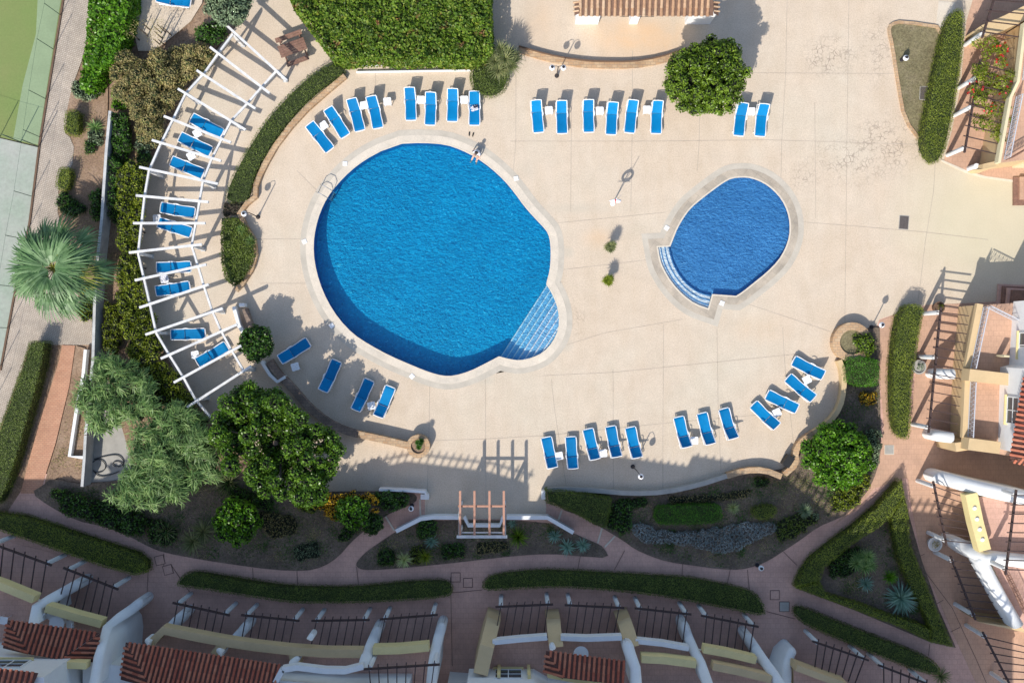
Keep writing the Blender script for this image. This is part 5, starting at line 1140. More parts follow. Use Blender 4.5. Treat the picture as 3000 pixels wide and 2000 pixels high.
thicket([(1200,1600),(1240,1600),(1240,1650),(1205,1655)], .6, 'hedge_top', 'olive low shrub between the two yuccas', r=.22, size=.1, dens=120)
thicket([(130,1420),(230,1450),(330,1480),(420,1500),(430,1560),(380,1570),(280,1535),(180,1500)], .9, 'lf_deep', 'dark shrubs under the trees along the lower left path', r=.36, size=.13, dens=70, zvar=.4)
thicket([(420,1520),(470,1520),(520,1560),(500,1600),(440,1590)], .6, 'lf_deep', 'dark undergrowth between the spiky plants of the lower left bed', r=.3, size=.12, dens=70)
thicket([(1010,1540),(1050,1535),(1045,1560),(1010,1590),(985,1580)], .6, 'lf_deep', 'dark low shrub beside the branch path', r=.25, size=.1, dens=90)
thicket([(1795,1470),(1850,1475),(1850,1560),(1800,1560),(1775,1545)], .7, 'lf_deep', 'dark leafy shrubs right of the large box hedge', r=.3, size=.12, dens=70)
thicket([(1845,1530),(1900,1540),(1920,1555),(2000,1560),(2110,1545),(2180,1530),(2260,1530),(2290,1545),(2240,1570),(2160,1610),(2100,1620),(2030,1600),(1960,1590),(1890,1590),(1855,1565)], .5, 'lf_blue', 'mat of blue-grey lavender spreading over the shaded bed', r=.2, size=.10, aspect=.2, dens=260, under='soil_dark', zvar=.12, cat='ground shrub', trunk=False, name='lavender_mat', tilt=.9)
thicket([(2270,1535),(2340,1500),(2400,1520),(2340,1570),(2280,1590)], .5, 'hedge_dark', 'low dark green shrub at the right end of the shaded bed', r=.25, size=.1, dens=90)
thicket([(2378,1510),(2398,1505),(2405,1525),(2382,1530)], .5, 'lf_olive', 'small pale shrub beside the spiky shrub in the shaded bed', r=.18, size=.1, dens=130)
thicket([(2545,1258),(2585,1262),(2582,1310),(2570,1370),(2550,1360),(2540,1300)], 1.1, 'lf_olive', 'grey-green shrub between the bright round tree and the east path', r=.26, size=.11, dens=120)
thicket([(2470,1420),(2520,1400),(2560,1380),(2550,1420),(2520,1470),(2480,1500),(2445,1500),(2440,1460)], .9, 'lf_yel', 'yellow-green shrub below the bright round tree', r=.26, size=.12, dens=110)
thicket([(2522,1152),(2565,1150),(2568,1180),(2540,1186),(2520,1175)], .7, 'lf_orange', 'yellow leaved shrub below the square box hedge', r=.2, size=.11, dens=120)
thicket([(2505,985),(2555,975),(2570,1010),(2560,1040),(2520,1045),(2510,1010)], 1.1, 'lf_green', 'leafy green shrub behind the round stone planter', r=.26, size=.12, dens=110)
thicket([(2210,1400),(2260,1396),(2250,1425),(2215,1430)], .5, 'lf_deep', 'small dark shrub below the orange stone wall', r=.2, size=.09, dens=100)
yucca_clump(1228, 1300, .95, .42, 'lf_deep', 'leafy tuft in the small round planter', 4, 40, .05, .5, 'potted plant', z0=.3)
rosette(732, 705, .7, .42, 'lf_willow', 'pale spiky plant at the right rim of the hedge island, upper', 36, .05, 'spiky_plant', 'spiky plant', stem=.4)
rosette(705, 672, .7, .4, 'lf_willow', 'pale spiky plant at the top of the hedge island', 36, .05, 'spiky_plant', 'spiky plant', stem=.4)
thicket([(215,900),(270,860),(272,930),(240,945)], .5, 'lf_yel', 'yellow-green undergrowth below the fan palm', r=.22, size=.1, dens=90)

# ---------------------------------------------------------------- houses
ZF = 2.85
def slopewall(root, pts, wd, mat, zb=0.0, rnd=True, name='dividing_wall'):
    """wall with a rounded or flat crest; pts = (px,py,z) of the crest; front end rounded"""
    P = [G(*p) for p in pts]; secs = []; n = len(P); h = wd / 2
    d0 = (P[0] - P[1]); d0.z = 0; d0.normalize()
    if rnd:
        for t in (84, 60, 35):
            c = math.cos(R(t)); s = math.sin(R(t)); secs.append((P[0] + d0 * h * s - Vector((0, 0, (1 - c) * h * 1.3)), c, d0 * -1))
    for i, p in enumerate(P):
        a = P[max(0, i - 1)]; b = P[min(n - 1, i + 1)]; d = b - a; d.z = 0; d.normalize(); secs.append((p, 1.0, d))
    V = []; m = 9 if rnd else 2
    for p, sc, d in secs:
        s = Vector((-d.y, d.x, 0)); ring = [Vector((p.x, p.y, zb)) + s * h * sc]
        if rnd: ring += [p + s * h * sc * math.cos(math.pi * k / (m - 1)) + Vector((0, 0, (math.sin(math.pi * k / (m - 1)) - 1) * h * sc)) for k in range(m)]
        else: ring += [p + s * h, p - s * h]
        ring += [Vector((p.x, p.y, zb)) - s * h * sc]; V += ring
    w_ = m + 2; F = [(i * w_ + k, i * w_ + k + 1, (i + 1) * w_ + k + 1, (i + 1) * w_ + k) for i in range(len(secs) - 1) for k in range(w_ - 1)]
    F += [tuple(range(w_)), tuple(range((len(secs) - 1) * w_, len(secs) * w_))[::-1]]
    b = MB(); b.add(V, F); o = b.build(name, M[mat], root)
    if rnd: o.data.polygons.foreach_set('use_smooth', [True] * (len(F) - 2) + [False] * 2)
    return o
def pwall(root, px, zt, zb, th, mat, name='parapet'):
    P = g2(px, zt); n = len(P); Lf = []; Rt = []
    for i in range(n):
        a = Vector(P[max(0, i - 1)]); b = Vector(P[min(n - 1, i + 1)]); d = (b - a).normalized(); s = Vector((-d.y, d.x)) * th / 2; p = Vector(P[i])
        Lf.append(tuple(p + s)); Rt.append(tuple(p - s))
    return MB().prism(Lf + Rt[::-1], zb, zt).build(name, M[mat], root)
def block(root, px, z0, z1, mat, name, true=False, top=None):
    b = MB(); b.prism(g2(px, 0 if true else z1), z0, z1, mtop=1 if top else None)
    return b.build(name, [M[mat]] + ([M[top]] if top else []), root)
def balcony(root, px, mat, shift=(0, 70)):
    block(root, [(x + shift[0] * .2, y + shift[1] * .2) for x, y in px], ZF - .3, ZF, mat, 'balcony_floor', top='terra')
    block(root, [(x + shift[0], y + shift[1]) for x, y in px], 0, ZF - .31, mat, 'ground_floor')
def window(root, a, b, z0, z1, out, mat='white'):
    """window on a vertical wall between plan points a,b (world xy), proud of it by out"""
    a = Vector((*a, 0)); b = Vector((*b, 0)); d = (b - a).normalized(); s = Vector(out).normalized(); c = (a + b) / 2 + s * .03; L = (b - a).length
    rz = math.atan2(d.y, d.x)
    f = MB(); zc = (z0 + z1) / 2
    for e in (-1, 1): f.box(c + d * e * (L / 2 - .03) + Vector((0, 0, zc)), (.06, .07, z1 - z0), rz)
    for z in (z0 + .03, z1 - .03): f.box(c + Vector((0, 0, z)), (L - .12, .07, .06), rz)
    f.box(c + Vector((0, 0, zc)), (.05, .05, z1 - z0 - .12), rz); f.box(c + Vector((0, 0, zc)), (L - .12, .045, .04), rz)
    o = f.build('window', M[mat], root)
    g = MB().box(c - s * .012 + Vector((0, 0, zc)), (L - .1, .02, z1 - z0 - .1), rz).build('pane', M['glass'], o)
    MB().box(c + s * .04 + Vector((0, 0, z0 - .04)), (L + .16, .2, .06), rz).build('sill', M['yellow'], o)
def terrace_pergola(a, b, wa, wb, n, label, z=2.4, zb=0.0, posts=(0, 1), tip=.25):
    A, B = G(*a, z), G(*b, z); WA, WB = G(*wa, z + .1), G(*wb, z + .1); root = empty('terrace_pergola'); tag(root, label, 'pergola')
    d = (B - A).normalized(); MB().bar(A - d * .3, B + d * .3, .10, .13).build('beam', M['darkwood'], root)
    for i in range(n):
        t = i / (n - 1); p = A.lerp(B, t) + Vector((0, 0, .1)); q = WA.lerp(WB, t); e = (q - p).normalized()
        MB().bar(p - e * tip, q, .05, .07).build('rafter', M['darkwood'], root)
    for t in posts:
        p = A.lerp(B, t); MB().tube([(p.x, p.y, zb), (p.x, p.y, z - .07)], .125, 12).build('post', M['white'], root)
    return root
for args in [((-20,1593),(137,1650),(-30,1682),(120,1740),6,'leftmost terrace pergola, its beam running out of the left edge'),
    ((200,1668),(332,1720),(172,1765),(312,1806),7,'terrace pergola over the yellow parapet beside the garden table, lower left'),
    ((521,1768),(658,1798),(505,1850),(640,1873),7,'first terrace pergola of the tan parapet house, next to its angled corner'),
    ((722,1802),(862,1816),(706,1884),(845,1897),7,'second terrace pergola of the tan parapet house'),
    ((928,1817),(1067,1815),(910,1898),(1050,1903),7,'third terrace pergola of the tan parapet house, left of the first rounded white wall'),
    ((1128,1812),(1267,1801),(1108,1900),(1250,1892),7,'terrace pergola between the two rounded white walls left of the alley'),
    ((1467,1776),(1605,1770),(1450,1866),(1593,1860),7,'terrace pergola right of the alley, between the first two tan cross walls'),
    ((1670,1772),(1813,1779),(1658,1864),(1797,1862),7,'terrace pergola between the second and third tan cross walls'),
    ((1875,1782),(2010,1797),(1864,1866),(2000,1880),7,'terrace pergola right of the third tan cross wall'),
    ((2069,1805),(2207,1832),(2062,1890),(2195,1918),7,'terrace pergola over the short yellow parapet, lower right'),
    ((2395,1882),(2530,1928),(2385,1968),(2505,2000),7,'terrace pergola below the last straight hedge, lower right'),
    ((2587,1952),(2712,2000),(2590,2040),(2700,2090),6,'terrace pergola cut by the bottom edge near the right corner'),
    ((2755,915),(2722,1252),(2838,925),(2802,1268),14,'long terrace pergola along the tan house on the right'),
    ((2737,1424),(2770,1582),(2826,1456),(2860,1592),8,'terrace pergola above the round white pot, right side'),
    ((2790,1642),(2852,1800),(2884,1652),(2952,1812),8,'terrace pergola left of the slanting white wall, right side'),
    ((2886,1864),(2962,2010),(3000,1892),(3050,2010),7,'terrace pergola in the lower right corner'),
    ((2870,190),(2828,432),(2975,215),(2922,452),9,'terrace pergola overgrown by the red-flowered creeper'),
    ((2930,-60),(2882,96),(3040,-60),(2990,110),6,'terrace pergola in the upper right corner')]:
    k = {'posts': (0, .39, 1)} if 'long terrace' in args[5] else ({'posts': (.15, .5, 1)} if 'overgrown' in args[5] else {})
    terrace_pergola(*args, **k)
terrace_pergola((1082,1958), (1272,1946), (1088,2030), (1262,2020), 8, 'upper balcony pergola beside the alley at the bottom edge', z=5.4, zb=3.0)
terrace_pergola((2975,1450), (2948,1666), (3060,1450), (3040,1670), 9, 'upper balcony pergola at the right edge below the thick white wall', z=5.4, zb=3.0)

# far left house
h = empty('house'); tag(h, 'house at the lower left corner with yellow parapets and dark tiled canopy', 'house')
balcony(h, [(-200,1640),(120,1748),(310,1812),(300,2250),(-200,2250)], 'white', (0, 70))
pwall(h, [(-120,1675),(0,1716),(98,1756)], 3.7, 2.9, .42, 'yellow'); pwall(h, [(132,1782),(220,1808),(296,1828)], 3.7, 2.9, .42, 'yellow')
slopewall(h, [(218,1716,1.9),(185,1735,2.4),(140,1760,3.2),(103,1780,3.8),(92,1830,4.4)], .60, 'white')
slopewall(h, [(402,1770,1.9),(378,1790,2.6),(345,1812,3.2),(311,1838,4.0),(298,1880,5.2),(285,1925,6.0),(270,2010,6.4)], .55, 'white')
tiles(h, G(22,1815,5.2), G(292,1853,5.2), G(84,1915,5.9), G(176,1931,5.9), 'roof_red', 'roof_redch', .25)
tiles(h, G(7,1898,5.2), G(21,1817,5.2), G(80,1916,5.85), G(83,1912,5.9), 'roof_red', 'roof_redch', .25, name='roof_hip')
tiles(h, G(293,1855,5.2), G(280,1940,5.2), G(178,1931,5.9), G(182,1934,5.85), 'roof_red', 'roof_redch', .25, name='roof_hip')
block(h, [(-300,1838),(330,1838),(360,2400),(-300,2400)], ZF, 8.8, 'white', 'upper_wall', True)
w0 = G(150,1838); w1 = G(238,1838); window(h, (w0.x, w0.y), (w1.x, w1.y), 6.2, 7.4, (0, 1, 0))
pwall(h, [(150,1946),(252,1950)], 6.2, 5.6, .35, 'yellow')
tiles(h, G(-160,1940,8.9), G(112,1970,8.9), G(-160,2090,9.7), G(60,2090,9.7), 'roof_red', 'roof_redch', .26, name='upper_roof')
# shade-giving upper storeys of the south row (outside the frame)
for px, zz, lb in [([(-120,2100),(15,2016),(685,2033),(865,1993),(1100,2022),(1222,2058),(1222,2900),(-120,2900)], 13.0, 'upper storeys of the left half of the south row of houses'),
                   ([(1318,1966),(1470,1978),(1700,2010),(1702,1976),(1840,2000),(1970,2035),(2110,2150),(2360,2140),(2480,2150),(2640,2220),(2640,3000),(1318,3000)], 13.0, 'upper storeys of the right half of the south row of houses')]:
    r_ = empty('apartment_block'); tag(r_, lb + ', just below the frame', 'building')
    block(r_, px, 0, zz, 'white', 'wall', True, top='roof_red')
    P = g2(px[1:-2]); b = MB()
    b2 = MB()
    for (x0, y0), (x1, y1) in zip(P, P[1:]):
        L = math.hypot(x1 - x0, y1 - y0); n = max(1, int(L / .42)); left = 'left half' in lb
        if abs(x1 - x0) < .5: continue
        if left or 19.3 < -y0 < 24 and x0 > 9: b.bar((x0, y0 - .1, zz + .55), (x1, y1 - .1, zz + .55), .07, .07)
        for i in range(n): t = (i + .5) / n; xx, yy = x0 + (x1 - x0) * t, y0 + (y1 - y0) * t; b2.bar((xx, yy - .1, zz - .02), (xx, yy - .1, zz + (.85 if left or x0 > 9 else .22)), .07 if left else .12, .07)
    o = b.build('roof_rail', M['darkwood'], r_) if b.v else None; b2.build('roof_balusters', M['darkwood'], r_)
# tan parapet house
h = empty('house'); tag(h, 'house with a scalloped tan parapet and long dark red roof, lower left of centre', 'house')
balcony(h, [(424,1880),(474,1834),(560,1850),(650,1868),(750,1884),(850,1895),(950,1902),(1062,1904),(1085,1900),(1262,1888),(1258,2250),(424,2250)], 'white', (0, 70))
pwall(h, [(436,1888),(478,1846),(560,1863),(650,1880),(750,1895),(850,1906),(950,1913),(1062,1914)], 3.75, 3.0, .46, 'tan')
for p in ([(655,1885),(628,1918)], [(858,1910),(866,1950)]): pwall(h, p, 3.72, ZF, .5, 'tan', 'cross_wall')
for p in ([(430,1879),(434,1890)], [(640,1908),(648,1920)], [(868,1932),(850,1948)], [(910,1866),(905,1874)]): slopewall(h, [(*p[0], 3.9), (*p[1], 4.3)], .34, 'white', zb=2.9, name='rounded_post')
slopewall(h, [(530,1806,1.7),(512,1822,2.2),(494,1842,2.7)], .55, 'white'); slopewall(h, [(716,1838,1.7),(706,1852,2.2),(688,1872,2.7)], .55, 'white')
slopewall(h, [(1102,1854,1.9),(1094,1872,2.6),(1082,1900,3.4),(1068,1935,4.3),(1062,1960,5.0)], .60, 'white')
slopewall(h, [(1292,1842,1.9),(1286,1862,2.6),(1276,1900,3.4),(1268,1950,4.4),(1262,2010,5.2)], .57, 'white')
pwall(h, [(1092,1906),(1170,1904),(1256,1896)], 3.7, 2.9, .42, 'yellow')
pwall(h, [(826,1962),(870,1955),(950,1965),(1010,1966),(1065,1952)], 5.4, 4.9, .30, 'white', 'upper_parapet')
pwall(h, [(826,1962),(806,2000)], 5.4, 4.9, .30, 'white', 'upper_parapet')
tiles(h, G(368,1880,5.0), G(818,1946,5.0), G(440,2012,5.9), G(818,2060,5.9), 'roof_red', 'roof_redch', .25)
tiles(h, G(352,1990,5.0), G(367,1882,5.0), G(436,2013,5.85), G(440,2008,5.9), 'roof_red', 'roof_redch', .25, name='roof_hip')
block(h, [(345,1862),(800,1905),(1040,1925),(1222,1925),(1222,2200),(345,2200)], ZF, 4.9, 'white', 'upper_wall', True)
# garden furniture on the lower left balcony
q = G(165, 1826, 3.6); gt = empty('garden_table', (q.x, q.y, ZF + .0)); tag(gt, 'round white garden table on the balcony behind the yellow parapet', 'table')
MB().lathe((0, 0, 0), [(.001, .72), (.42, .72), (.42, .69), (.03, .68), (.03, .03), (.25, .0)], 20).build('table_top', M['plastic'], gt)
def chair(x, y, rz, lb):
    r_ = empty('garden_chair', (x, y, ZF), rz); tag(r_, lb, 'chair', 'white chairs round the balcony table')
    MB().box((0, 0, .43), (.42, .42, .03)).build('seat', M['plastic'], r_)
    MB().tube([(.2, -.2, .43), (.24, -.1, .8), (.24, .1, .8), (.2, .2, .43)], .03, 6).tube([(.21, 0, .44), (.24, 0, .8)], .03, 5).build('backrest', M['plastic'], r_)
    for a_ in (-.18, .18):
        for b_ in (-.18, .18): MB().tube([(a_, b_, .42), (a_ * 1.1, b_ * 1.1, 0)], .016, 5).build('leg', M['plastic'], r_)
chair(q.x - .5, q.y + .35, 2.5, 'white chair at the upper left of the balcony table'); chair(q.x + .62, q.y - .1, 0, 'white chair at the right of the balcony table')
chair(G(5,1820,3.5).x, G(5,1820,3.5).y, 3.0, 'white chair at the left edge on the lower left balcony')
# house right of the alley
h = empty('house'); tag(h, 'house right of the alley with tan cross walls and white parapets', 'house')
balcony(h, [(1405,1975),(1432,1868),(1520,1862),(1620,1858),(1820,1858),(1950,1872),(2030,1886),(2080,1895),(2220,1926),(2300,2010),(2300,2250),(1395,2250)], 'white', (0, 70))
slopewall(h, [(1447,1812,2.2),(1427,1892,3.95),(1408,1974,4.4)], .78, 'tan', rnd=False, name='cross_wall')
slopewall(h, [(1621,1812,2.2),(1624,1850,3.1),(1630,1895,3.95)], .78, 'tan', rnd=False, name='cross_wall')
slopewall(h, [(1827,1812,2.2),(1840,1850,3.1),(1852,1894,3.95)], .78, 'tan', rnd=False, name='cross_wall')
pwall(h, [(1443,1882),(1520,1874),(1603,1868)], 3.7, 3.1, .26, 'white'); pwall(h, [(1643,1869),(1720,1872),(1822,1868)], 3.7, 3.1, .26, 'white'); pwall(h, [(1862,1878),(1940,1886),(2018,1900)], 3.7, 3.1, .26, 'white')
pwall(h, [(1880,1930),(1950,1934),(2040,1946)], 4.3, 3.5, .40, 'yellow', 'upper_parapet')
pwall(h, [(2062,1902),(2130,1914),(2216,1934)], 3.7, 3.0, .40, 'yellow'); pwall(h, [(2090,1952),(2170,1968),(2260,1990)], 4.3, 3.5, .40, 'tan', 'upper_parapet')
slopewall(h, [(1842,1898,4.3),(1848,1920,4.7),(1862,1960,5.2),(1866,2010,5.6)], .62, 'white', zb=2.9)
slopewall(h, [(2008,1838,1.9),(2018,1868,2.6),(2034,1905,3.4),(2055,1945,4.2),(2078,2010,5.2)], .55, 'white')
slopewall(h, [(2196,1872,1.9),(2212,1896,2.6),(2238,1935,3.4),(2268,1975,4.2),(2296,2020,4.8)], .55, 'white')
block(h, [(1380,1912),(1560,1912),(1600,1935),(2100,1990),(2100,2400),(1380,2400)], ZF, 6.2, 'white', 'upper_wall', True)
w0 = G(1452,1912); w1 = G(1528,1912); window(h, (w0.x, w0.y), (w1.x, w1.y), 3.1, 4.6, (0, 1, 0))
pwall(h, [(1461,1975),(1462,1998)], 4.6, ZF, .18, 'yellow', 'window_surround'); pwall(h, [(1550,1975),(1551,1998)], 4.6, ZF, .18, 'yellow', 'window_surround')
tiles(h, G(1600,1905,5.0), G(1828,1936,5.0), G(1652,1985,5.7), G(1828,2005,5.7), 'roof_red', 'roof_redch', .25)
tiles(h, G(1594,1965,5.0), G(1599,1906,5.0), G(1648,1988,5.65), G(1652,1982,5.7), 'roof_red', 'roof_redch', .25, name='roof_hip')
pwall(h, [(1606,1975),(1700,1992),(1790,2006)], 5.0, 4.2, .35, 'yellow', 'upper_parapet')
slopewall(h, [(1618,1896,4.1),(1620,1904,4.4)], .34, 'white', zb=2.9, name='rounded_post')
MB().lathe(G(1702, 1914, 3.7), [(.001, .02), (.42, .02), (.42, 0), (.03, 0), (.03, -.7)], 18).build('balcony_table', M['plastic'], h)
# next house
h = empty('house'); tag(h, 'house at the bottom right of centre behind a tan angled wall', 'house')
slopewall(h, [(2322,1914,1.9),(2312,1940,2.5),(2306,2010,3.4)], .58, 'white')
balcony(h, [(2325,1945),(2385,1966),(2600,2045),(2600,2300),(2325,2300)], 'tan', (0, 70))
pwall(h, [(2333,1955),(2400,1980),(2480,2008)], 3.6, 2.3, .35, 'tan')
# right house with tan front
h = empty('house'); tag(h, 'tan fronted house on the right with two railed balconies and a red roof edge', 'house')
base = [(2808,898),(2790,1090),(2782,1300),(2880,1318),(3300,1350),(3300,870)]
block(h, base, 0, 2.6, 'tan', 'ground_floor', True, top='paver')
def rail(root, a, b, z0, z1, mat='railing', n=None, name='balcony_railing', pat=True):
    A, B = G(*a, z0), G(*b, z0); L = (B - A).length; n = n or int(L / .12); m = MB(); up = Vector((0, 0, z1 - z0))
    m.bar(A + up, B + up, .05, .04).bar(A + Vector((0, 0, .08)), B + Vector((0, 0, .08)), .04, .03)
    for i in range(n + 1):
        p = A.lerp(B, i / n); m.bar(p, p + up, .018, .018)
        if pat and i < n: q_ = A.lerp(B, (i + 1) / n); m.bar(p + up * (.2 if i % 2 else .9), q_ + up * (.9 if i % 2 else .2), .02, .02)
    m.build(name, M[mat], root)
pwall(h, [(2872,890),(2836,1078)], 2.85, 2.55, .34, 'tan'); pwall(h, [(2836,1110),(2828,1282)], 2.85, 2.55, .34, 'tan')
rail(h, (2880,900), (2842,1078), 2.85, 3.6); rail(h, (2842,1118), (2834,1278), 2.85, 3.6); rail(h, (2885,898), (2965,938), 2.7, 3.5)
for p in ([(2840,1098),(2962,1112)], [(2838,1300),(2930,1312)]): pwall(h, p, 3.6, 2.6, .66, 'tan', 'cross_wall')
pwall(h, [(2800,1310),(2840,1304)], 2.65, 0, .5, 'tan', 'cross_wall')
block(h, [(2905,888),(2893,1065),(2868,1072),(2862,1300),(2910,1308),(3300,1340),(3300,870)], 2.6, 5.5, 'white', 'upper_wall', True)
block(h, [(2942,950),(2935,1300),(3300,1300),(3300,950)], 5.5, 8.6, 'white', 'attic_wall', True)
for y0, y1, x in ((975,1045,2899.5),(1150,1225,2866)):
    w0 = G(x, y0); w1 = G(x - 3, y1); window(h, (w0.x, w0.y), (w1.x, w1.y), 3.6, 4.9, (-1, 0, 0))
tiles(h, G(2958,1345,5.5), G(2998,1108,5.5), G(3060,1330,6.3), G(3080,1108,6.3), 'roof_red', 'roof_redch', .26)
tiles(h, G(3060,1372,5.5), G(2958,1350,5.5), G(3080,1345,6.2), G(3058,1330,6.3), 'roof_red', 'roof_redch', .26, name='roof_hip')
slopewall(h, [(2760,1096,1.7),(2780,1096,2.1),(2800,1096,2.4)], .57, 'white'); slopewall(h, [(2752,1278,1.7),(2770,1280,2.1),(2796,1283,2.4)], .62, 'white')
pwall(h, [(2942,1042),(2958,1044)], 3.6, 2.6, .1, 'cream', 'window_surround')
# lower right house
h = empty('house'); tag(h, 'white and yellow house at the lower right with thick rounded white walls', 'house')
balcony(h, [(2822,1448),(2862,1600),(2890,1640),(2985,1836),(3300,1880),(3300,1455)], 'cream', (60, 30))
pwall(h, [(2846,1446),(2864,1530),(2886,1612)], 3.6, 2.9, .68, 'yellow')
slopewall(h, [(2764,1402,1.9),(2790,1408,2.6),(2830,1420,3.3),(2880,1432,3.8),(2940,1446,4.1),(3060,1472,4.5)], .78, 'white')
slopewall(h, [(2812,1592,1.9),(2835,1602,2.6),(2862,1620,3.3),(2890,1640,3.7),(2920,1638,3.8),(3050,1655,4.0)], .66, 'white')
slopewall(h, [(2884,1646,3.6),(2915,1705,3.6),(2948,1765,3.6),(2990,1836,3.6)], .62, 'white', rnd=True, zb=2.3, name='parapet')
rail(h, (2935,1665), (3000,1800), 3.0, 3.8, 'bench'); block(h, [(2870,1822),(2995,1850),(3100,1900),(3100,1870),(2990,1838)], 0, 2.7, 'tan', 'side_wall')
block(h, [(2950,1460),(2950,1600),(2990,1640),(3300,1640),(3300,1460)], ZF, 6.5, 'cream', 'upper_wall', True)
for y0, y1 in ((1500,1545),(1568,1600)):
    w0 = G(2950,y0); w1 = G(2950,y1); window(h, (w0.x, w0.y), (w1.x, w1.y), 3.1, 4.8, (-1, 0, 0))
for x, y in ((2855,1488),(2862,1520),(2870,1550),(2878,1580)):
    q = G(x, y, 3.62); MB().lathe((q.x, q.y, 3.58), [(.12, 0), (.1, .1), (.001, .12)], 8).build('parapet_light', M['plastic'], h)
# upper right house
h = empty('house'); tag(h, 'cream house in the upper right corner behind the red-flowered creeper', 'house')
block(h, [(3010,60),(2978,240),(2962,282),(2926,478),(3300,430),(3300,60)], 0, 2.6, 'tan', 'ground_floor', top='paver')
pwall(h, [(3005,66),(2984,238),(2962,285),(2928,476)], 2.95, 2.5, .16, 'cream'); rail(h, (3012,75), (2994,236), 2.8, 3.6); rail(h, (2976,285), (2940,468), 2.8, 3.6); rail(h, (2945,470), (3030,420), 2.8, 3.6, 'bench')
slopewall(h, [(2852,493,.6),(2880,488,1.6),(2926,478,2.6)], .3, 'tan', rnd=False, name='wing_wall')
q = G(2852, 490, .6); MB().tube([(q.x, q.y, 0), (q.x, q.y, 1.0)], .16, 12).build('corner_post', M['white'], h)
block(h, [(2960,470),(3200,440),(3200,500),(2965,492)], 0, 2.5, 'cream', 'side_wall', True); block(h, [(2995,60),(2985,420),(3300,400),(3300,60)], 2.6, 6, 'white', 'upper_wall', True)
tag(pwall(None, [(2885,92),(2950,64),(3060,10)], 2.2, 0, .75, 'tan', 'terrace_wall'), 'tan wall between the two upper right terraces', 'wall')
# creeper with red flowers
cr = thicket([(2830,120),(2880,90),(2940,110),(2970,200),(2985,300),(2965,400),(2950,440),(2905,420),(2870,400),(2850,330),(2830,260),(2862,180)], 2.85, 'lf_yel', 'creeper with red flowers growing over the upper right terrace pergola', cat='creeper', name='creeper', r=.42, n=30, size=.13, dens=120, zvar=.35, inner=.4, sparse=True, mats2=('lf_red', 5, 9, .16), trunk=False)
mb_ = MB()
for i in range(10): a_ = G(2985 - i * 5, 120 + i * 30, 0); b_ = G(2900 + 8 * (i % 3), 130 + i * 28, 2.7); mb_.tube([a_, (a_ + b_) / 2 + Vector((0, 0, .9)), b_], [.03, .022, .012], 5)
mb_.build('stems', M['trunk'], cr)
# white pot, stairs
def pot(px, py, r, label, mat='pot', plant='lf_yel', ph=.25):
    q = G(px, py, .5); root = empty('round_pot', (q.x, q.y, 0)); tag(root, label, 'pot')
    MB().lathe((0, 0, 0), [(r * .7, 0), (r, .5), (r * .8, .5), (r * .78, .42), (.001, .42)], 20).build('pot_body', M[mat], root)
    foliage_obj('plant', lump_leaves([(0, 0, .45 + ph * .4), (.1, .05, .5)], [r * .5, r * .4], 200, .09, .5), [M[plant], M['under']], root)
pot(2740, 1594, .42, 'round white pot with dark soil on the lower right terrace', ph=.05, plant='lf_brown')
pot(2693, 1075, .42, 'round stone pot with a bush beside the long terrace pergola', 'concrete', 'lf_olive', .5)
pot(2752, 900, .34, 'dark pot with a bush at the top of the long terrace pergola', 'rust', 'lf_yel', .4)
sr = empty('stairs'); tag(sr, 'brown tiled entrance steps in the shade at the right edge', 'stairs')
for i in range(4): 
    k = i * 10; MB().prism(g2([(2922 + k, 832 + k * .6),(3100, 840 + k * .6),(3100, 892),(2918 + k, 890)]), .0, .12 + .14 * i).build('step', M['bench' if i % 2 else 'terra'], sr)
sr = empty('stairs'); tag(sr, 'salmon tiled steps framed in brown at the right edge below the upper right house', 'stairs')
for i in range(3):
    k = i * 16; MB().prism(g2([(2966 + k, 520),(3100, 520),(3100, 602 - k),(2966 + k, 602 - k)]), .0, .12 + .14 * i).build('step', M['paver' if i % 2 else 'bench'], sr)

# ---------------------------------------------------------------- litter and ground cover in the beds (nobody could count it)
def cover_stuff(px, dens, mat, size, label, clump=.25, z=.03, aspect=.4):
    poly = g2(px); A = poly_area(poly); k = max(6, int(A * 1.6)); cs = rand_in_poly(poly, k, .1); P = []
    for x, y in cs:
        m = int(dens * A / k * rng.uniform(.2, 1.8)); r_ = clump * rng.uniform(.5, 1.8)
        q = rng.normal(0, r_, (m, 2)); P.append(np.stack([x + q[:, 0], y + q[:, 1], z + rng.random(m) * .12 * np.exp(-(q ** 2).sum(1) / r_ ** 2) + .01], 1))
    P = np.concatenate(P); ok = pip(P[:, 0], P[:, 1], poly); P = P[ok]
    V = leaves(P, np.tile([0, 0, 1.0], (len(P), 1)), size, aspect, .6)
    tag(foliage_obj('ground_cover', V, [M[mat]]), label, None, None, 'stuff')
G1 = [(95,1442),(145,1480),(300,1538),(435,1598),(600,1638),(895,1668),(992,1626),(1056,1558),(1130,1508),(1200,1480),(1220,1445),(840,1442),(700,1400),(500,1385),(255,1425)]
G2 = [(1160,1560),(1078,1613),(1048,1655),(1155,1662),(1346,1642),(1510,1624),(1700,1624),(1780,1630),(1745,1592),(1680,1566),(1600,1528),(1235,1526)]
G3 = [(1620,1450),(1640,1486),(1700,1508),(1765,1544),(1860,1604),(2034,1652),(2168,1664),(2294,1608),(2397,1538),(2518,1460),(2574,1355),(2580,1200),(2576,1000),(2545,965),(2472,1160),(2380,1285),(2320,1390),(2240,1385),(2050,1430),(1850,1450)]
G4 = [(2612,1520),(2632,1625),(2668,1713),(2712,1801),(2730,1846),(2693,1826),(2535,1774),(2405,1704),(2455,1632),(2560,1556)]
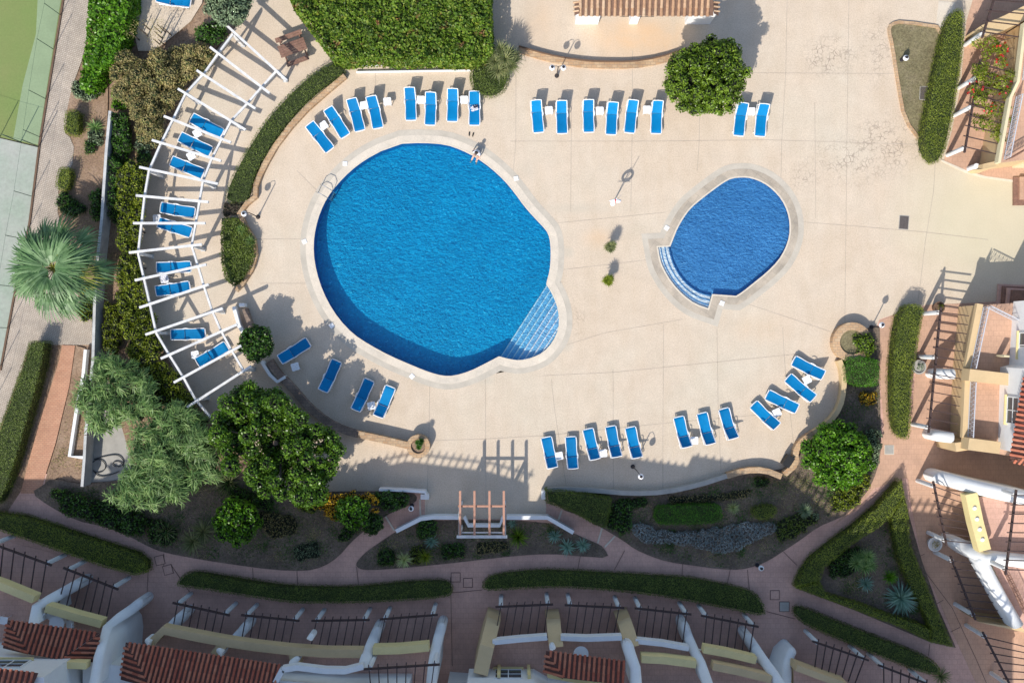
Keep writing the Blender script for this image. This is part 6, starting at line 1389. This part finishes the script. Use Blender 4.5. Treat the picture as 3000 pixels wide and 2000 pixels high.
for g_, lb in ((G1, 'lower left bed'), (G2, 'bed below the arbour'), (G3, 'bed south of the curved wall'), (G4, 'triangular bed')):
    cover_stuff(g_, 130, 'lf_deep', .09, 'dark green ground cover in the ' + lb, .3)
    cover_stuff(g_, 110, 'lf_brown', .08, 'dry leaf litter and twigs in the ' + lb, .35, aspect=.25)
RS = [(212,252),(196,325),(206,402),(218,430),(172,560),(186,680),(300,720),(315,330),(262,240)]
cover_stuff(RS, 60, 'lf_brown', .08, 'dry litter on the red soil strip left of the garden wall', .3, z=.005, aspect=.25)
cover_stuff([(222,1012),(250,1020),(250,1340),(245,1420),(190,1380),(134,1425),(165,1300),(205,1130)], 60, 'lf_brown', .08, 'dry litter beside the brick path', .3, z=.005)
cover_stuff([(325,320),(420,210),(600,90),(640,130),(575,225),(480,400),(442,480),(402,650),(423,900),(520,1100),(590,1200),(640,1260),(720,1330),(820,1410),(400,1400),(420,1250),(300,1000),(300,700)], 70, 'lf_brown', .08, 'dry litter and weeds between the garden wall and the pergola', .4, z=.015, aspect=.3)
cover_stuff([(2612,80),(2640,72),(2770,90),(2733,250),(2704,410),(2652,345),(2634,250)], 320, 'lf_drygrass', .07, 'short dry grass of the lawn plot', .5, z=.04, aspect=.15)

thicket([(300,880),(345,900),(352,1000),(340,1040),(300,1020)], .9, 'lf_yel', 'low yellow-green growth between the garden wall and the loose hedge', r=.25, size=.1, dens=110)
thicket([(380,1080),(420,1110),(470,1150),(500,1185),(450,1190),(400,1130)], 1.2, 'lf_deep', 'dark growth between the loose hedge and the lance-leaved trees', r=.3, size=.12, dens=100)
thicket([(640,1400),(720,1440),(800,1470),(790,1500),(700,1480),(650,1440)], .8, 'lf_deep', 'dark shrubs beneath the largest tree', r=.3, size=.12, dens=90)
thicket([(760,1500),(860,1510),(880,1560),(800,1580),(750,1540)], .4, 'lf_brown', 'dry brown shrub patch in the lower left bed', r=.25, size=.09, aspect=.3, dens=110)
thicket([(850,1600),(930,1590),(940,1630),(870,1645)], .35, 'lf_olive', 'pale low shrubs near the curve of the lower left bed', r=.22, size=.09, aspect=.3, dens=100)
thicket([(1390,1590),(1480,1585),(1500,1610),(1400,1625)], .4, 'lf_brown', 'dry twiggy growth just below the arbour frame', r=.22, size=.09, aspect=.3, dens=110)
thicket([(1800,1462),(1900,1460),(1900,1480),(1810,1500)], .5, 'lf_deep', 'dark creeping shrub at the foot of the curved wall', r=.24, size=.1, dens=90)
thicket([(1950,1455),(2080,1450),(2200,1430),(2200,1455),(2080,1470),(1960,1474)], .35, 'lf_brown', 'brown low growth along the curved wall', r=.22, size=.09, aspect=.3, dens=100)
thicket([(2420,1650),(2480,1610),(2540,1600),(2500,1680),(2440,1700)], .5, 'lf_deep', 'dark ground shrubs at the left tip of the triangular bed', r=.26, size=.1, dens=90)
